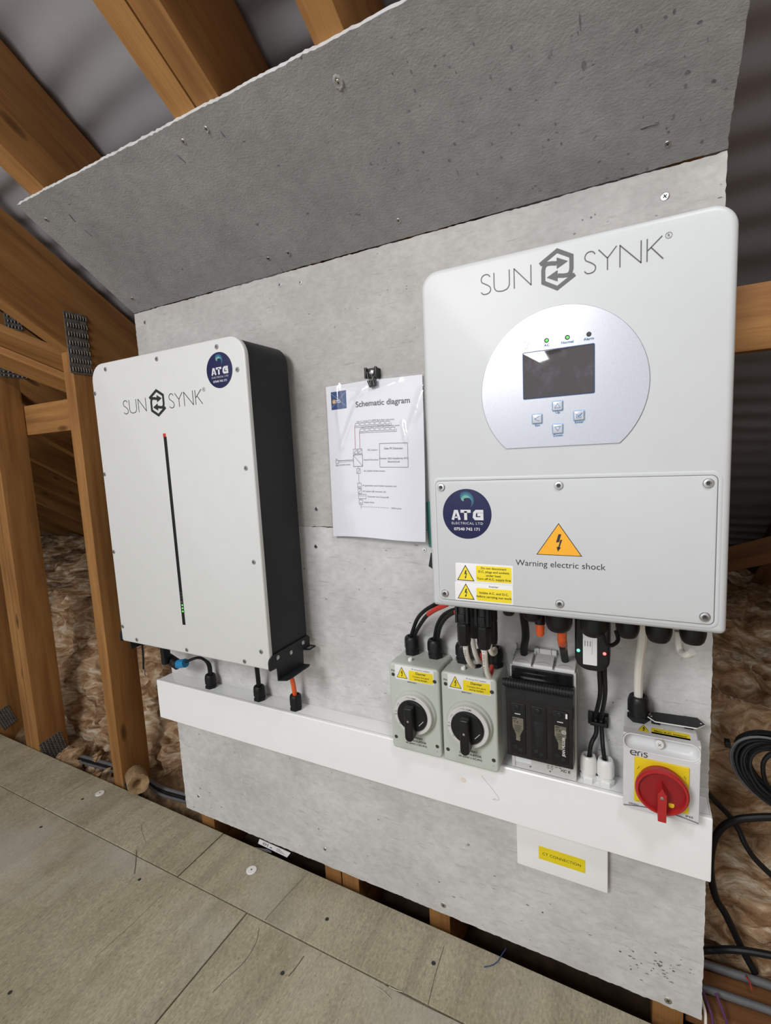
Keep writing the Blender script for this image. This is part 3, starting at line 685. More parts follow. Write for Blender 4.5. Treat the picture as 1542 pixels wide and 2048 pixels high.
# support bracket with three bolts, folded foot flange and slotted ear
mb = MB(); px = BX1 + 0.0012
outl = [(-.0207, -.7498), (-.0160, -.7540), (-.0161, -.7744), (-.0401, -.7748), (-.0416, -.8058), (-.1233, -.8057), (-.1236, -.7790), (-.1440, -.7775), (-.1466, -.7740), (-.1466, -.7600), (-.1440, -.7545), (-.1350, -.7500)]
mb.loft([[(px - 0.002, u, v) for u, v in outl], [(px + 0.0008, u, v) for u, v in outl]]); br = obj('support_bracket', mb, 'dark_case', t, ang=0.4)
mb = MB(); mb.loft([[(px - 0.001, -.1233, z), (px + 0.020, -.1215, z + .003), (px + 0.022, -.112, z + .003), (px + 0.022, -.052, z + .003), (px + 0.019, -.0445, z + .003), (px - 0.001, -.0416, z)] for z in (-.8066, -.8048)]); obj('flange', mb, 'dark_case', br)
mb = MB()
ear = [(px - .001, -.0385), (px + .010, -.0375), (px + .0145, -.034), (px + .0145, -.014), (px + .012, -.011), (px - .001, -.011)]
mb.loft([[(a, b, z) for a, b in ear] for z in (-.7756, -.7742)]); mb.mi = 1; mb.poly([(px + .003, -.032), (px + .0105, -.032), (px + .0105, -.018), (px + .003, -.018)], FT(-.7740)); obj('slotted_ear', mb, ['dark_case', 'seam'], br)
for y, z in ((-.1214, -.7585), (-.0807, -.7645), (-.0399, -.7590)):
    mb = MB(); mb.lathe([(.0046, 0), (.0046, .0012), (.0030, .0018), (.0024, .0008)], (px + .0008, y, z), 'x', 16); obj('bolt', mb, 'steel', br)
mb = MB(); xl = BX0
mb.loft([[(xl + d, u, v) for u, v in outl] for d in (-0.001, 0.0012)]); obj('support_bracket', mb, 'dark_case', t, ang=0.4)
# connectors under the battery
def under(px_, py_, y): return at(px_, py_, y=y)
mb = MB(); c = under(333, 1318, -0.07); mb.box(c.x - .008, c.x + .005, -.08, -.06, c.z - .012, BZ0, .003); obj('socket', mb, 'black_plastic', t)
mb = MB(); mb.lathe([(.013, 0), (.013, -.016), (.011, -.02)], (under(505, 1300, -.07).x, -.07, BZ0), 'z', 16); obj('socket', mb, 'black_plastic', t)
mb = MB(); mb.lathe([(.011, 0), (.011, -.012), (.009, -.014)], (under(447, 1320, -.07).x, -.07, BZ0), 'z', 16); obj('socket', mb, 'black_plastic', t)
for q in ((352, 1306), (378, 1312)):
    mb = MB(); c = under(*q, -.05); mb.box(c.x - .006, c.x + .006, -.058, -.042, BZ0 - .013, BZ0, .002); obj('socket', mb, 'black_plastic', t)
c = under(507, 1343, -0.09)
mb = MB(); mb.lathe([(.010, 0), (.010, -.008), (.008, -.0135)], (c.x, -.09, BZ0), 'z', 16); obj('orange_socket', mb, 'orange_cable', t, label='orange round power socket under the casing')
# plug with blue tag, signal cables to the first gland
t2 = thing('plug', under(345, 1324, -.055), 'black round plug with a bright blue tag under the battery', 'plug')
a, b = under(336, 1316, -.055), under(357, 1330, -.055)
mb = MB(); mb.tube([a, a.lerp(b, .5), b], .0125, 16, 3); obj('plug_body', mb, 'black_plastic', t2)
a2, b2 = under(356, 1328, -.0555), under(371, 1326, -.0555)
mb = MB(); mb.tube([a2, b2], .0105, 16, 1, sm=False); obj('blue_tag', mb, 'blue_tape', t2, label='bright blue tag wrapped on the plug')
G1, G2, G3 = (0.1697, -.0235, TZ1), (0.3279, -.0255, TZ1), (0.4342, -.0275, TZ1)
for g, s in ((G1, 'leftmost black cable gland on the trunking, two thin black cables entering'), (G2, 'middle black cable gland on the trunking left half, black power cable entering'), (G3, 'black cable gland on the trunking with the bright orange cable')):
    gland(g[0], g[1], g[2], .0132, .034, 'black_rubber', s, 'black glands on the left half of the trunking')
for k, q in enumerate(((372, 1324, -.055), (385, 1318, -.05))):
    s0 = under(*q); s1 = under(402 + 4 * k, 1316 + 2 * k, -.042)
    cable('signal_cable', [s0, s0.lerp(s1, .5) + Vector((0, 0, .003)), s1, Vector((G1[0] - .004 + .007 * k, G1[1], G1[2] + .058)), Vector((G1[0] - .003 + .006 * k, G1[1], G1[2] + .020))], .0033,
          'black_rubber', ('thin black signal cable from the blue tagged plug, the left one into the first gland', 'thin black signal cable curving down into the first gland, the right one')[k])
c = under(522, 1340, -.05)
cable('power_cable', [(G2[0] + .022, -.05, BZ0 - .002), (G2[0] + .014, -.042, -.815), (G2[0] + .004, -.030, -.868), (G2[0], G2[1], TZ1 + .022)], .0052, 'black_rubber', 'thick black power cable from the battery into the middle gland')
cable('power_cable', [(G3[0], -.05, BZ0 - .001), (G3[0], -.042, -.82), (G3[0], -.032, -.86), (G3[0], G3[1], TZ1 + .022)], .0050, 'orange_cable', 'bright orange power cable dropping from the battery to the trunking')
t3 = thing('sensor_lead', under(286, 1292, -.05), 'thin black sensor lead with a metal tip hanging at the battery left', 'cable')
a = under(285, 1285, -.05); b = under(287, 1338, -.05); c = under(290, 1352, -.05)
mb = MB(); mb.tube([Vector((a.x, -.05, BZ0)), under(286, 1310, -.05), b], .0024, 8); obj('lead', mb, 'black_rubber', t3)
mb = MB(); mb.tube([b, c], .0021, 8, 1, sm=False); obj('metal_tip', mb, 'steel', t3)

# ------------------------------------------------------------------ inverter
IX0, IX1, IZ0, IZ1, IY = 0.8502, 1.1834, -0.5832, -0.1486, -0.2268
t = thing('inverter', ((IX0 + IX1) / 2, -0.01, IZ0), 'white hybrid inverter with a silver control fascia on the right', 'inverter')
mb = MB(); mb.plate(IX0, IX1, IZ0, IZ1, (0.006, 0.006, 0.023, 0.023), IY, IY + 0.150, 0.0065, n=9, steps=6)
cas = obj('casing', mb, 'white_case', t, ang=0.9)
mb = MB(); mb.plate(IX0 + .018, IX1 - .018, IZ0 + .02, IZ1 - .02, .004, IY + 0.150, -0.022, 0.001); obj('heatsink', mb, 'dark_case', t)
mb = MB(); mb.box(IX0 + .05, IX1 - .05, -.022, -.0005, IZ0 + .06, IZ1 - .04, .001); obj('wall_bracket', mb, 'dark_case', t)
mb = MB(); b0 = at(858, 1128, y=-.04)
mb.loft([[(b0.x - .001, -.04, b0.z - .004), (b0.x + .012, -.04, b0.z - .012), (b0.x + .03, -.04, b0.z - .012), (b0.x + .03, -.04, b0.z + .03), (b0.x + .004, -.04, b0.z + .02)], [(b0.x - .001, -.022, b0.z - .004), (b0.x + .012, -.022, b0.z - .012), (b0.x + .03, -.022, b0.z - .012), (b0.x + .03, -.022, b0.z + .03), (b0.x + .004, -.022, b0.z + .02)]]); obj('bracket_corner', mb, 'dark_case', t)
# moulded seat round the cover: a shallow raised lip
mb = MB(); CX0, CX1, CZ0, CZ1 = .8620, 1.1716, -.5722, -.4132
def lip(o0, o1, y0, y1):
    return [[(x, y, z) for x, z in rr(CX0 - o, CX1 + o, CZ0 - o, CZ1 + o, .006 + o, 0, 7)] for o, y in ((o0, y0), ((o0 + o1) / 2, y1), (o1, y0))]
mb.loft([[(x, IY + .0004, z) for x, z in rr(CX0 - .0055, CX1 + .0055, CZ0 - .0055, CZ1 + .0055, .010, 0, 7)], [(x, IY - .0010, z) for x, z in rr(CX0 - .0035, CX1 + .0035, CZ0 - .0035, CZ1 + .0035, .008, 0, 7)], [(x, IY - .0002, z) for x, z in rr(CX0 - .0006, CX1 + .0006, CZ0 - .0006, CZ1 + .0006, .006, 0, 7)]], False, False); obj('cover_seat', mb, 'white_case', t, ang=0.9)
mb = MB(); mb.plate(CX0 - .0007, CX1 + .0007, CZ0 - .0007, CZ1 + .0007, .006, IY - .0004, IY, .0001); obj('cover_gasket', mb, 'seam', t)
mb = MB(); mb.plate(CX0, CX1, CZ0, CZ1, .0055, IY - .0022, IY - .0003, .0010, n=7); cov = obj('terminal_cover', mb, 'white_case', t)
CY = IY - .0022
for x in (.8703, 1.0166, 1.1634):
    for z in (-.4209, -.5637): inst('cover_screw', ALLEN, (x, CY, z), cov)
mb = MB(); sun_logo(mb, 1.0166, -.1790, 1.0, F(IY - .0004)); obj('logo', mb, 'grey_ink', t, label='dark grey brand lettering with a hexagon of two arrows')
# fascia: a circle cut flat below
fc, fr_ = (1.0182, -.3090), .0912
a0 = math.asin((-.3752 - fc[1]) / fr_)
pts = [(fc[0] + fr_ * math.cos(a0 + (PI - 2 * a0) * i / 72), fc[1] + fr_ * math.sin(a0 + (PI - 2 * a0) * i / 72)) for i in range(73)]
mb = MB(); mb.loft([[(u, IY + .0003, v) for u, v in pts], [(u, IY - .0008, v) for u, v in pts], [(fc[0] + (u - fc[0]) * .994, IY - .0013, fc[1] + (v - fc[1]) * .994) for u, v in pts]])
fas = obj('fascia', mb, 'silver_fascia', t, label='silver round control panel cut flat at its foot', ang=0.4); FY = IY - .0013
mb = MB(); mb.plate(.9772, 1.0555, -.3186, -.2645, .0016, FY - .0006, FY, .0002); sc_ = obj('screen', mb, 'navy_bright', fas, label='dark display screen in a thin blue frame')
mb = MB(); mb.plate(.9780, 1.0546, -.3177, -.2654, .001, FY - .0009, FY - .0005, .0002); obj('screen_glass', mb, 'screen_glass', fas)
for x, mt_ in ((.9822, None), (1.0045, 'led_green'), (1.0270, 'led_green'), (1.0494, None)):
    z = -.2543; mb = MB()
    if x < .99:
        mb.ring((x, z), .0025, .0021, F(FY - .0004), 20); obj('indicator_ring', mb, 'silver_ink', fas); continue
    mb.lathe([(.0026, 0), (.0026, .0004), (.0022, .0007)], (x, FY, z), 'y', 18)
    if mt_:
        mb.mi = 1; mb.disc((x + .0003, z - .0002), .0015, F(FY - .0009), 16)
    obj('indicator', mb, ['ink', mt_ or 'ink'], fas)
for x, z, kd in ((1.0160, -.3291, 'up'), (.9930, -.3421, 'left'), (1.0390, -.3419, 'ok'), (1.0160, -.3552, 'down')):
    mb = MB(); mb.plate(x - .0064, x + .0064, z - .0061, z + .0061, .0016, FY - .0006, FY, .0002); b_ = obj('button_rim', mb, 'pale_blue', fas)
    mb = MB(); mb.plate(x - .0057, x + .0057, z - .0054, z + .0054, .0014, FY - .0018, FY - .0005, .0009); obj('button', mb, 'silver_fascia', fas)
    mb = MB(); f = F(FY - .0020); q = .0030
    if kd == 'up': mb.stroke([(x - q, z - q * .8), (x, z + q * .9), (x + q, z - q * .8), (x - q, z - q * .8)], .00045, f)
    if kd == 'down': mb.stroke([(x - q, z + q * .8), (x, z - q * .9), (x + q, z + q * .8), (x - q, z + q * .8)], .00045, f)
    if kd == 'left': mb.stroke([(x + q * .9, z + q * .9), (x - q * .9, z), (x + q * .9, z - q * .9)], .0005, f)
    if kd == 'ok':
        mb.stroke([(x + q * .3, z + q * .55), (x - q * .8, z + q * .55), (x - q * .8, z - q * .9), (x + q * .7, z - q * .9), (x + q * .7, z - q * .1)], .0004, f)
        mb.stroke([(x - q * .4, z + q * .1), (x - q * .05, z - q * .4), (x + q * 1.05, z + q * .8)], .0010, f)
    obj('button_symbol', mb, 'blue_ink', fas)
mb = MB(); f = F(FY - .0004)
for s, x, z in (('AC', 1.0048, -.2608), ('Normal', 1.0270, -.2607), ('Alarm', 1.0494, -.2604), ('Up', 1.0160, -.3375), ('Esc', .9932, -.3507), ('Enter', 1.0390, -.3504), ('Down', 1.0162, -.3640)):
    mb.text(s, .0037, x, z, f, bold=.02, sx=1.15)
obj('lettering', mb, 'blue_ink', fas)
mb = MB(); mb.text('DC', .0032, .9822, -.2606, f); obj('lettering', mb, 'silver_ink', fas)
# print and stickers on the terminal cover
atg_sticker(cov, .9036, -.4558, .0324, CY) if False else None
def labels_on(parent, y):
    pass
atg_sticker(t, .9036, -.4558, .0324, CY)
wt = MB(); wi = MB(); wb = MB(); tri_sign(wi, wt, wb, (1.0160, -.4655), (.9900, -.5046), (1.0420, -.5046), F(CY - .0002), F(CY - .0003), F(CY - .0004), .022)
s = obj('warning_triangle', wi, 'amber', t, label='orange warning triangle with a black lightning arrow'); obj('triangle_edge', wt, 'ink', s); obj('lightning_arrow', wb, 'ink', s)
mb = MB(); mb.text('Warning electric shock', .0104, 1.0158, -.5193, F(CY - .0002), sx=1.04)
obj('lettering', mb, 'ink', t)
def hazard_label(parent, x0, x1, z0, z1, yx0, yx1, yz0, yz1, tr, lines, f_y, top=None, size=.0036, label=None):
    mb = MB(); mb.plate(x0, x1, z0, z1, .0008, f_y - .0002, f_y, .0001); s = obj('hazard_label', mb, 'sticker_white', parent, label=label)
    mb = MB(); mb.plate(yx0, yx1, yz0, yz1, .0018, f_y - .0003, f_y - .0001, .00005); obj('yellow_panel', mb, 'yellow', s)
    wt = MB(); wi = MB(); wb = MB(); tri_sign(wi, wt, wb, *tr, F(f_y - .0003), F(f_y - .0004), F(f_y - .0005), .055)
    obj('triangle', wi, 'yellow', s); obj('triangle_edge', wt, 'ink', s)
    xm = (yx0 + yx1) / 2
    for ln, zz, sz, bd in lines: wb.text(ln, sz, xm, zz, F(f_y - .00045), bold=bd, sx=1.08)
    if top: wb.text(top[0], top[2], xm, top[1], F(f_y - .0003), bold=.01, sx=1.05)
    obj('lettering', wb, 'ink', s); return s
hazard_label(t, .8862, .9613, -.5460, -.5207, .9138, .9596, -.5435, -.5228, ((.8997, -.5228), (.8878, -.5441), (.9116, -.5441)),
             [('Do not disconnect', -.5271, .0040, .015), ('D.C. plugs and sockets', -.5318, .0040, .015), ('under load.', -.5365, .0040, .015), ('Turn off A.C. supply first', -.5412, .0040, .015)], CY, label='white and yellow label reading Do not disconnect D.C. plugs and sockets')
hazard_label(t, .8846, .9609, -.5712, -.5463, .9136, .9591, -.5693, -.5522, ((.8995, -.5476), (.8876, -.5690), (.9110, -.5690)),
             [('Isolate A.C. and D.C.', -.5598, .0041, .015), ('before carrying out work', -.5648, .0041, .015)], CY, top=('Inverter', -.5508, .0036), label='white and yellow label reading Isolate A.C. and D.C. before carrying out work')
# glands and plugs under the inverter (fixed to it)
def under_gland(x, y, r, zb, nm='bottom_gland'):
    mb = MB(); z = IZ0; h = z - zb; n = 24; rings = []
    for rad, hh, am in ((1.0, .0, .0), (1.0, .30, 0), (.9, .32, 0), (.9, .36, 0), (1.0, .38, .025), (1.0, .74, .025), (.96, .84, .01), (.86, .94, 0), (.70, 1.0, 0), (.5, 1.0, 0), (.45, .95, 0)):
        rings.append([(x + r * rad * (1 + am * (1 if i % 4 < 2 else -1)) * math.cos(2 * PI * i / n), y + r * rad * (1 + am * (1 if i % 4 < 2 else -1)) * math.sin(2 * PI * i / n), z - h * hh) for i in range(n)])
    mb.loft(rings); return obj(nm, mb, 'black_plastic', t, ang=0.5)
UG = {}
for k, (px_, pz_, wpx, y) in enumerate(((1018, 1235, 24, -.16), (1066, 1248, 36, -.14), (1118, 1272, 53, -.135), (1188, 1282, 55, -.165), (1255, 1283, 48, -.13), (1317, 1293, 54, -.13), (1385, 1297, 55, -.13))):
    c = at(px_, pz_, y=y); e = at(px_ + wpx / 2, pz_, y=y); r_ = (e - c).length; zb = at(px_, pz_ - wpx * .12, y=y - r_ * .6).z
    under_gland(c.x, y, r_, min(zb, IZ0 - .012)); UG[k] = (c.x, y, r_, zb)

# ------------------------------------------------------------------ solar connectors and labelled leads
mc = {}
for k, (px_, pyb, y, hw) in enumerate(((929, 1288, -.125, 13.5), (968.5, 1296, -.125, 14.5), (950, 1274, -.085, 12), (988, 1287, -.085, 8))):
    c = at(px_, pyb, y=y); r_ = (at(px_ + hw, pyb, y=y) - c).length
    lab = ('front left black solar plug under the inverter', 'front right black solar plug under the inverter', 'rear left black solar plug, half hidden behind the front pair', 'rear right black solar plug, half hidden behind the front pair')[k]
    tt = thing('solar_connector', (c.x, y, IZ0), lab, 'plug', 'black plugs under the inverter')
    h = IZ0 - c.z
    mb = MB(); mb.lathe([(r_ * .95, 0), (r_ * .95, -h * .42), (r_ * 1.0, -h * .44), (r_ * 1.0, -h * .60), (r_ * .9, -h * .62)], (c.x, y, IZ0), 'z', 18); obj('socket', mb, 'black_plastic', tt, ang=.5)
    mb = MB(); mb.lathe([(r_ * .86, -h * .62), (r_ * .98, -h * .65), (r_ * .96, -h * .93), (r_ * .8, -h), (r_ * .35, -h)], (c.x, y, IZ0), 'z', 12); obj('nut', mb, 'black_plastic', tt, ang=.4)
    if k < 2:
        mb = MB(); mb.box(c.x - r_ * .45, c.x + r_ * .45, y - r_ * 1.12, y - r_ * .8, IZ0 - h * .56, IZ0 - h * .44, .001)
        mb.box(c.x - r_ * .95, c.x - r_ * .6, y - r_ * .98, y - r_ * .5, IZ0 - h * .60, IZ0 - h * .22, .001); mb.box(c.x + r_ * .6, c.x + r_ * .95, y - r_ * .98, y - r_ * .5, IZ0 - h * .60, IZ0 - h * .22, .001); obj('latch', mb, 'soft_black', tt)
    mc[k] = c
A_ = lambda a, b, y: at(760 + a / 3.855, 1190 + b / 3.855, y=y)
def lead(name, pts, r, mat, label, word=None, wpts=None, parts=()):
    tt = thing(name, pts[0], label, 'cable', 'white labelled leads from the solar plugs')
    mb = MB(); mb.tube(pts, r, 10, 7); obj('sleeve', mb, mat, tt, label='white printed sleeve')
    for nm, p2, m2 in parts:
        mb = MB(); mb.tube(p2, r * .8, 10, 7); obj(nm, mb, m2, tt)
    if word:
        (u0, v0), (u1, v1), y = wpts; rot = math.atan2(v1 - v0, u1 - u0)
        mb = MB(); mb.text(word, r * 1.05, (u0 + u1) / 2 + .35 * r * math.sin(rot), (v0 + v1) / 2 - .35 * r * math.cos(rot), F(y), rot=rot, sx=1.0, space=1.1); obj('lettering', mb, 'ink', tt)
r_s = .0043
p = [A_(660, 375, -.125), A_(663, 430, -.125), A_(678, 490, -.120), A_(700, 530, -.110), A_(718, 548, -.098)]
e = [A_(715, 546, -.10), A_(745, 550, -.085), A_(775, 535, -.065), A_(770, 470, -.05), A_(760, 420, -.04)]
lead('string_lead', p, r_s, 'white_cable', 'white sleeved lead marked UPPER STRING under the front left plug', 'UPPER STRING +', ((p[3].x - .001, p[3].z), (p[0].x, p[0].z - .003), p[1].y - r_s - .0016), [('core', e, 'black_rubber')])
p = [A_(805, 400, -.125), A_(808, 450, -.125), A_(812, 520, -.122), A_(823, 585, -.116), A_(843, 632, -.108)]
e = [A_(841, 630, -.108), A_(860, 590, -.095), A_(862, 550, -.08), A_(868, 480, -.055), A_(875, 420, -.04)]
lead('string_lead', p, r_s * 1.05, 'white_cable', 'white sleeved lead marked LOWER STRING hanging lowest, its core red', 'LOWER STRING +', ((p[3].x, p[3].z - .004), (p[0].x + .0003, p[0].z - .004), p[1].y - r_s - .0022), [('red_core', e[:3], 'red_sleeve'), ('core', e[2:], 'black_rubber')])
p = [A_(714, 325, -.085), A_(720, 385, -.085), A_(735, 450, -.082), A_(755, 500, -.075), A_(778, 535, -.065)]
lead('string_lead', p, r_s * .95, 'white_cable', 'white sleeved lead behind, sloping between the two front plugs', None, None, [('red_core', [A_(776, 533, -.066), A_(790, 500, -.06), A_(785, 455, -.05)], 'red_sleeve')])
p = [A_(848, 370, -.085), A_(850, 420, -.085), A_(868, 452, -.080), A_(888, 440, -.07), A_(885, 415, -.06)]
lead('string_lead', p, r_s * .95, 'white_cable', 'white sleeved lead behind, curling up right of the front plugs')

# ------------------------------------------------------------------ DC isolators
def dc_isolator(x0, label, extra):
    x1 = x0 + .0985; yf = -.0725; zb, zt = TZ1 + .0015, -.7535; k = thing('dc_isolator', ((x0 + x1) / 2, 0, TZ1 + .0014), label, 'isolator switch', 'grey green switch boxes on the trunking')
    mb = MB(); mb.plate(x0 + .001, x1 - .001, zb, zt - .001, .006, -.040, -.0008, .0008); obj('base', mb, 'grey_green', k)
    mb = MB(); mb.plate(x0, x1, zb, zt, .0065, yf, -.0405, .0042, n=6, steps=5); obj('cover', mb, 'grey_green', k)
    cx, cz = x0 + .0503, -.8405
    mb = MB(); mb.lathe([(.0415, -.001), (.0412, .0012), (.0395, .0042), (.0388, .0050)], (cx, yf, cz), 'y', 40); obj('boss', mb, 'grey_green', k)
    mb = MB(); mb.lathe([(.0372, .0045), (.0366, .0125), (.0355, .0135), (.0292, .0135), (.0288, .0125)], (cx, yf, cz), 'y', 44); obj('dial_ring', mb, 'light_grey', k)
    mb = MB(); mb.lathe([(.0285, .0110), (.0285, .0165), (.0272, .0180), (.0100, .0182)], (cx, yf, cz), 'y', 40); kn = obj('knob', mb, 'black_plastic', k)
    h0, h1 = cz - .0395, cz + .0235
    mb = MB(); mb.plate(cx - .0078, cx + .0078, h0, h1, (.0075, .0075, .003, .003), yf - .0335, yf - .0175, .0030); obj('handle', mb, 'black_plastic', kn)
    mb = MB(); mb.lathe([(.0022, .0335), (.0022, .0340), (.0012, .0342)], (cx, yf, cz - .001), 'y', 10); obj('rivet', mb, 'steel', kn)
    mb = MB(); mb.stroke([(cx + .014, cz - .014), (cx + .023, cz - .004)], .0009, F(yf - .0184)); obj('pointer_line', mb, 'silver_ink', kn)
    for hx in (.0088, .0905):
        for hz in (-.7755, -.8972):
            mb = MB(); mb.lathe([(.0040, -.0002), (.0040, .0003), (.0032, .0003)], (x0 + hx, yf, hz), 'y', 16); mb.mi = 1; mb.disc((x0 + hx, hz), .0034, F(yf - .0005), 16); obj('screw_well', mb, ['grey_green', 'recess'], k)
    mb = MB()
    for s_, zz, sz in (('PV ARRAY', -.8925, .0052), ('D.C. ISOLATOR', -.8990, .0052), ('AS 60947.3 DC-PV2', -.9052, .0046)): mb.text(s_, sz, cx - .001, zz, F(yf - .0003), bold=.02, sx=1.1)
    mb.text('IP66', .0048, x0 + .0085, -.7695, F(yf - .0003), sx=.9); mb.text('ER5PV32DC', .0035, cx - .004, -.7862, F(yf - .0003), bold=.01)
    mb.text('-/-', .004, x0 + .090, -.9085, F(yf - .0003))
    fr_y = F(yf - .0138); mb.text('I ON', .0042, cx + .003, cz + .0310, fr_y, bold=.02)
    mb.stroke([(cx - .012, cz + .0325), (cx - .006, cz + .0335), (cx - .006, cz + .0315), (cx - .003, cz + .0328)], .0004, fr_y)
    mb.text('O', .0042, cx - .0325, cz + .001, fr_y); mb.text('OFF', .0034, cx - .0330, cz - .0045, fr_y, sx=.8)
    mb.stroke([(cx - .0300, cz + .013), (cx - .0268, cz + .019), (cx - .0255, cz + .0165)], .0004, fr_y); mb.ring((cx - .0255, cz - .0195), .0016, .0012, fr_y, 12)
    obj('lettering', mb, 'ink', k)
    lx0, lx1 = x0 + .0128, x0 + .0888
    hazard_label(k, lx0, lx1, -.7830, -.7560, lx0 + .0275, lx1 - .0015, -.7818, -.7625, ((lx0 + .0138, -.7582), (lx0 + .0030, -.7797), (lx0 + .0250, -.7797)),
                 [('Danger', -.7685, .0062, .02), ('Contains live parts', -.7740, .0040, .015), ('during daylight', -.7790, .0040, .015)], yf, top=('PV Array D.C. Isolator', -.7607, .0036), label='white and yellow label reading Danger Contains live parts during daylight')
    mb = MB(); mb.lathe([(.0042, 0), (.0042, .004), (.003, .0052), (.0015, .004)], (x0 + .035, -.052, zt - .0002), 'z', 12); obj('drain_plug', mb, 'white_nylon', k)
    return k
dc_isolator(.6948, 'left grey-green rotary isolator box with black knob, on the trunking', 0)
dc_isolator(.7968, 'right grey-green rotary isolator box with black knob, beside the black fuse switch', 1)
DG = [(.7193, -.019, -.754), (.7666, -.019, -.754), (.8215, -.019, -.754), (.8790, -.018, -.754)]
for g, s in zip(DG, ('black cable gland on top of the left isolator, its left one', 'black cable gland on top of the left isolator, its right one', 'black cable gland on the right isolator, left one behind white leads', 'black cable gland on the right isolator, rightmost behind white leads')):
    gland(*g, .0140, .0345, 'black_plastic', s, 'black glands on top of the isolators')
# cables from the left isolator up to the inverter
for k, (g, off, lab, mat, path) in enumerate((
    (DG[0], -.0042, 'black solar cable arching from the left isolator, outer left one', 'black_rubber', [(245, 300), (285, 190), (340, 125), (420, 75), (500, 40)]),
    (DG[0], .0042, 'black solar cable with red sleeve from the left isolator', 'black_rubber', [(272, 300), (315, 220), (370, 150), (440, 105), (520, 70)]),
    (DG[1], -.0042, 'black solar cable bending right to the inverter plugs, upper one', 'black_rubber', [(420, 340), (440, 240), (480, 165), (540, 125), (610, 105)]),
    (DG[1], .0042, 'black solar cable bending right to the inverter plugs, lower one', 'black_rubber', [(445, 340), (462, 250), (505, 180), (560, 140), (625, 120)]))):
    ys = [-.022, -.035, -.055, -.075, -.09] if k % 2 == 0 else [-.024, -.044, -.066, -.086, -.10]
    pts = [Vector((g[0] + off, g[1], g[2] + .024))] + [A_(a, b, y) for (a, b), y in zip(path, ys)]
    tt = thing('solar_cable', pts[0], lab, 'cable', 'black cables from the left isolator'); mb = MB(); mb.tube(pts, .0036, 10, 7); obj('sheath', mb, mat, tt)
    if k == 1: mb = MB(); mb.tube([A_(373, 147, -.067), A_(405, 125, -.0765), A_(440, 105, -.086), A_(520, 70, -.10)], .0043, 10, 5); obj('red_sleeve', mb, 'red_sleeve', tt, label='red heat-shrink sleeve')
    if k == 3: mb = MB(); mb.tube([A_(585, 133, -.092), A_(605, 127, -.096), A_(625, 120, -.10)], .0043, 10, 5); obj('red_sleeve', mb, 'red_sleeve', tt, label='red heat-shrink sleeve')

# ------------------------------------------------------------------ fuse switch disconnector
FX0, FX1, FZ0 = .9110, 1.0150, TZ1 + .0016
t = thing('fuse_switch', ((FX0 + FX1) / 2, 0, FZ0), 'black and grey three pole fuse switch with smoked windows on the trunking', 'fuse switch')
mb = MB(); mb.box(FX0, FX1, -.0425, -.0008, FZ0, -.7350, .0012); mb.box(FX0 + .002, FX0 + .006, -.0445, -.042, FZ0 + .003, -.9, .0005); obj('body', mb, 'light_grey', t)
mb = MB(); mb.box(FX1 - .0006, FX1 + .0006, -.030, -.0295, FZ0 + .002, -.737); mb.box(FX1 - .0003, FX1 + .0008, -.031, -.0290, FZ0, -.74); obj('side_seam', mb, 'seam', t)
mb = MB(); mb.box(FX0 + .003, FX1 - .004, -.0470, -.0420, -.7560, -.7365, .0008); obj('hinge_recess', mb, 'smoked_clear', t)
# terminal covers on top
for i in range(3):
    a = FX0 + .004 + i * .034; mb = MB()
    mb.loft([[(x, -.0415, -.7352), (x, -.0400, -.7310), (x, -.0200, -.7235), (x, -.0060, -.7235), (x, -.0060, -.7352)] for x in (a, a + .030)])
    mb.mi = 1; mb.stroke([(a + .004, -.0360 + .004 * 0), (a + .009, -.0330), (a + .015, -.0322), (a + .021, -.0330), (a + .026, -.0360)], .0005, lambda u, v: (u, v - .001, -.7310 + (v + .0400) * .375 + .0006))
    for j in range(7): mb.box(a - .0003, a + .0007, -.038 + j * .004, -.036 + j * .004, -.7295 + j * .0014, -.7280 + j * .0014)
    obj('terminal_cover', mb, ['light_grey', 'seam'], t)
for a, b in ((.9125, .9155), (.9450, .9530), (.9535, .9730), (.9735, .9815)):
    mb = MB(); mb.box(a, b, -.010, -.004, -.736, -.7150 if a > .93 else -.7120, .001); obj('terminal_shroud', mb, 'light_grey', t)
# hinged black front with ribbed grip and three fuse windows
cov_y = -.0700
mb = MB(); mb.plate(.9095, 1.0135, -.8830, -.7560, .002, cov_y, -.0430, .0022); fr2 = obj('front_cover', mb, 'smoked_clear', t, ang=.5)
mb = MB(); mb.loft([[(x, -.064, -.7840), (x, -.0742, -.7790), (x, -.0745, -.7640), (x, -.066, -.7560)] for x in (.9098, 1.0132)]); obj('grip_band', mb, 'soft_black', fr2)
mb = MB(); mb.tube([(.9070, -.0790, -.7500), (1.0155, -.0790, -.7500)], .0058, 14, 1, sm=False); hd = obj('grip_bar', mb, 'soft_black', fr2)
mb = MB(); mb.box(.9085, 1.014, -.0790, -.0600, -.7560, -.7515, .001); obj('grip_web', mb, 'smoked_clear', fr2)
for i in range(24):
    x = .9105 + i * .00435; mb = MB(); mb.lathe([(.0058, 0), (.0070, .0003), (.0070, .0017), (.0058, .0020)], (x, -.0790, -.7500), 'x', 14); obj('grip_rib', mb, 'soft_black', fr2)
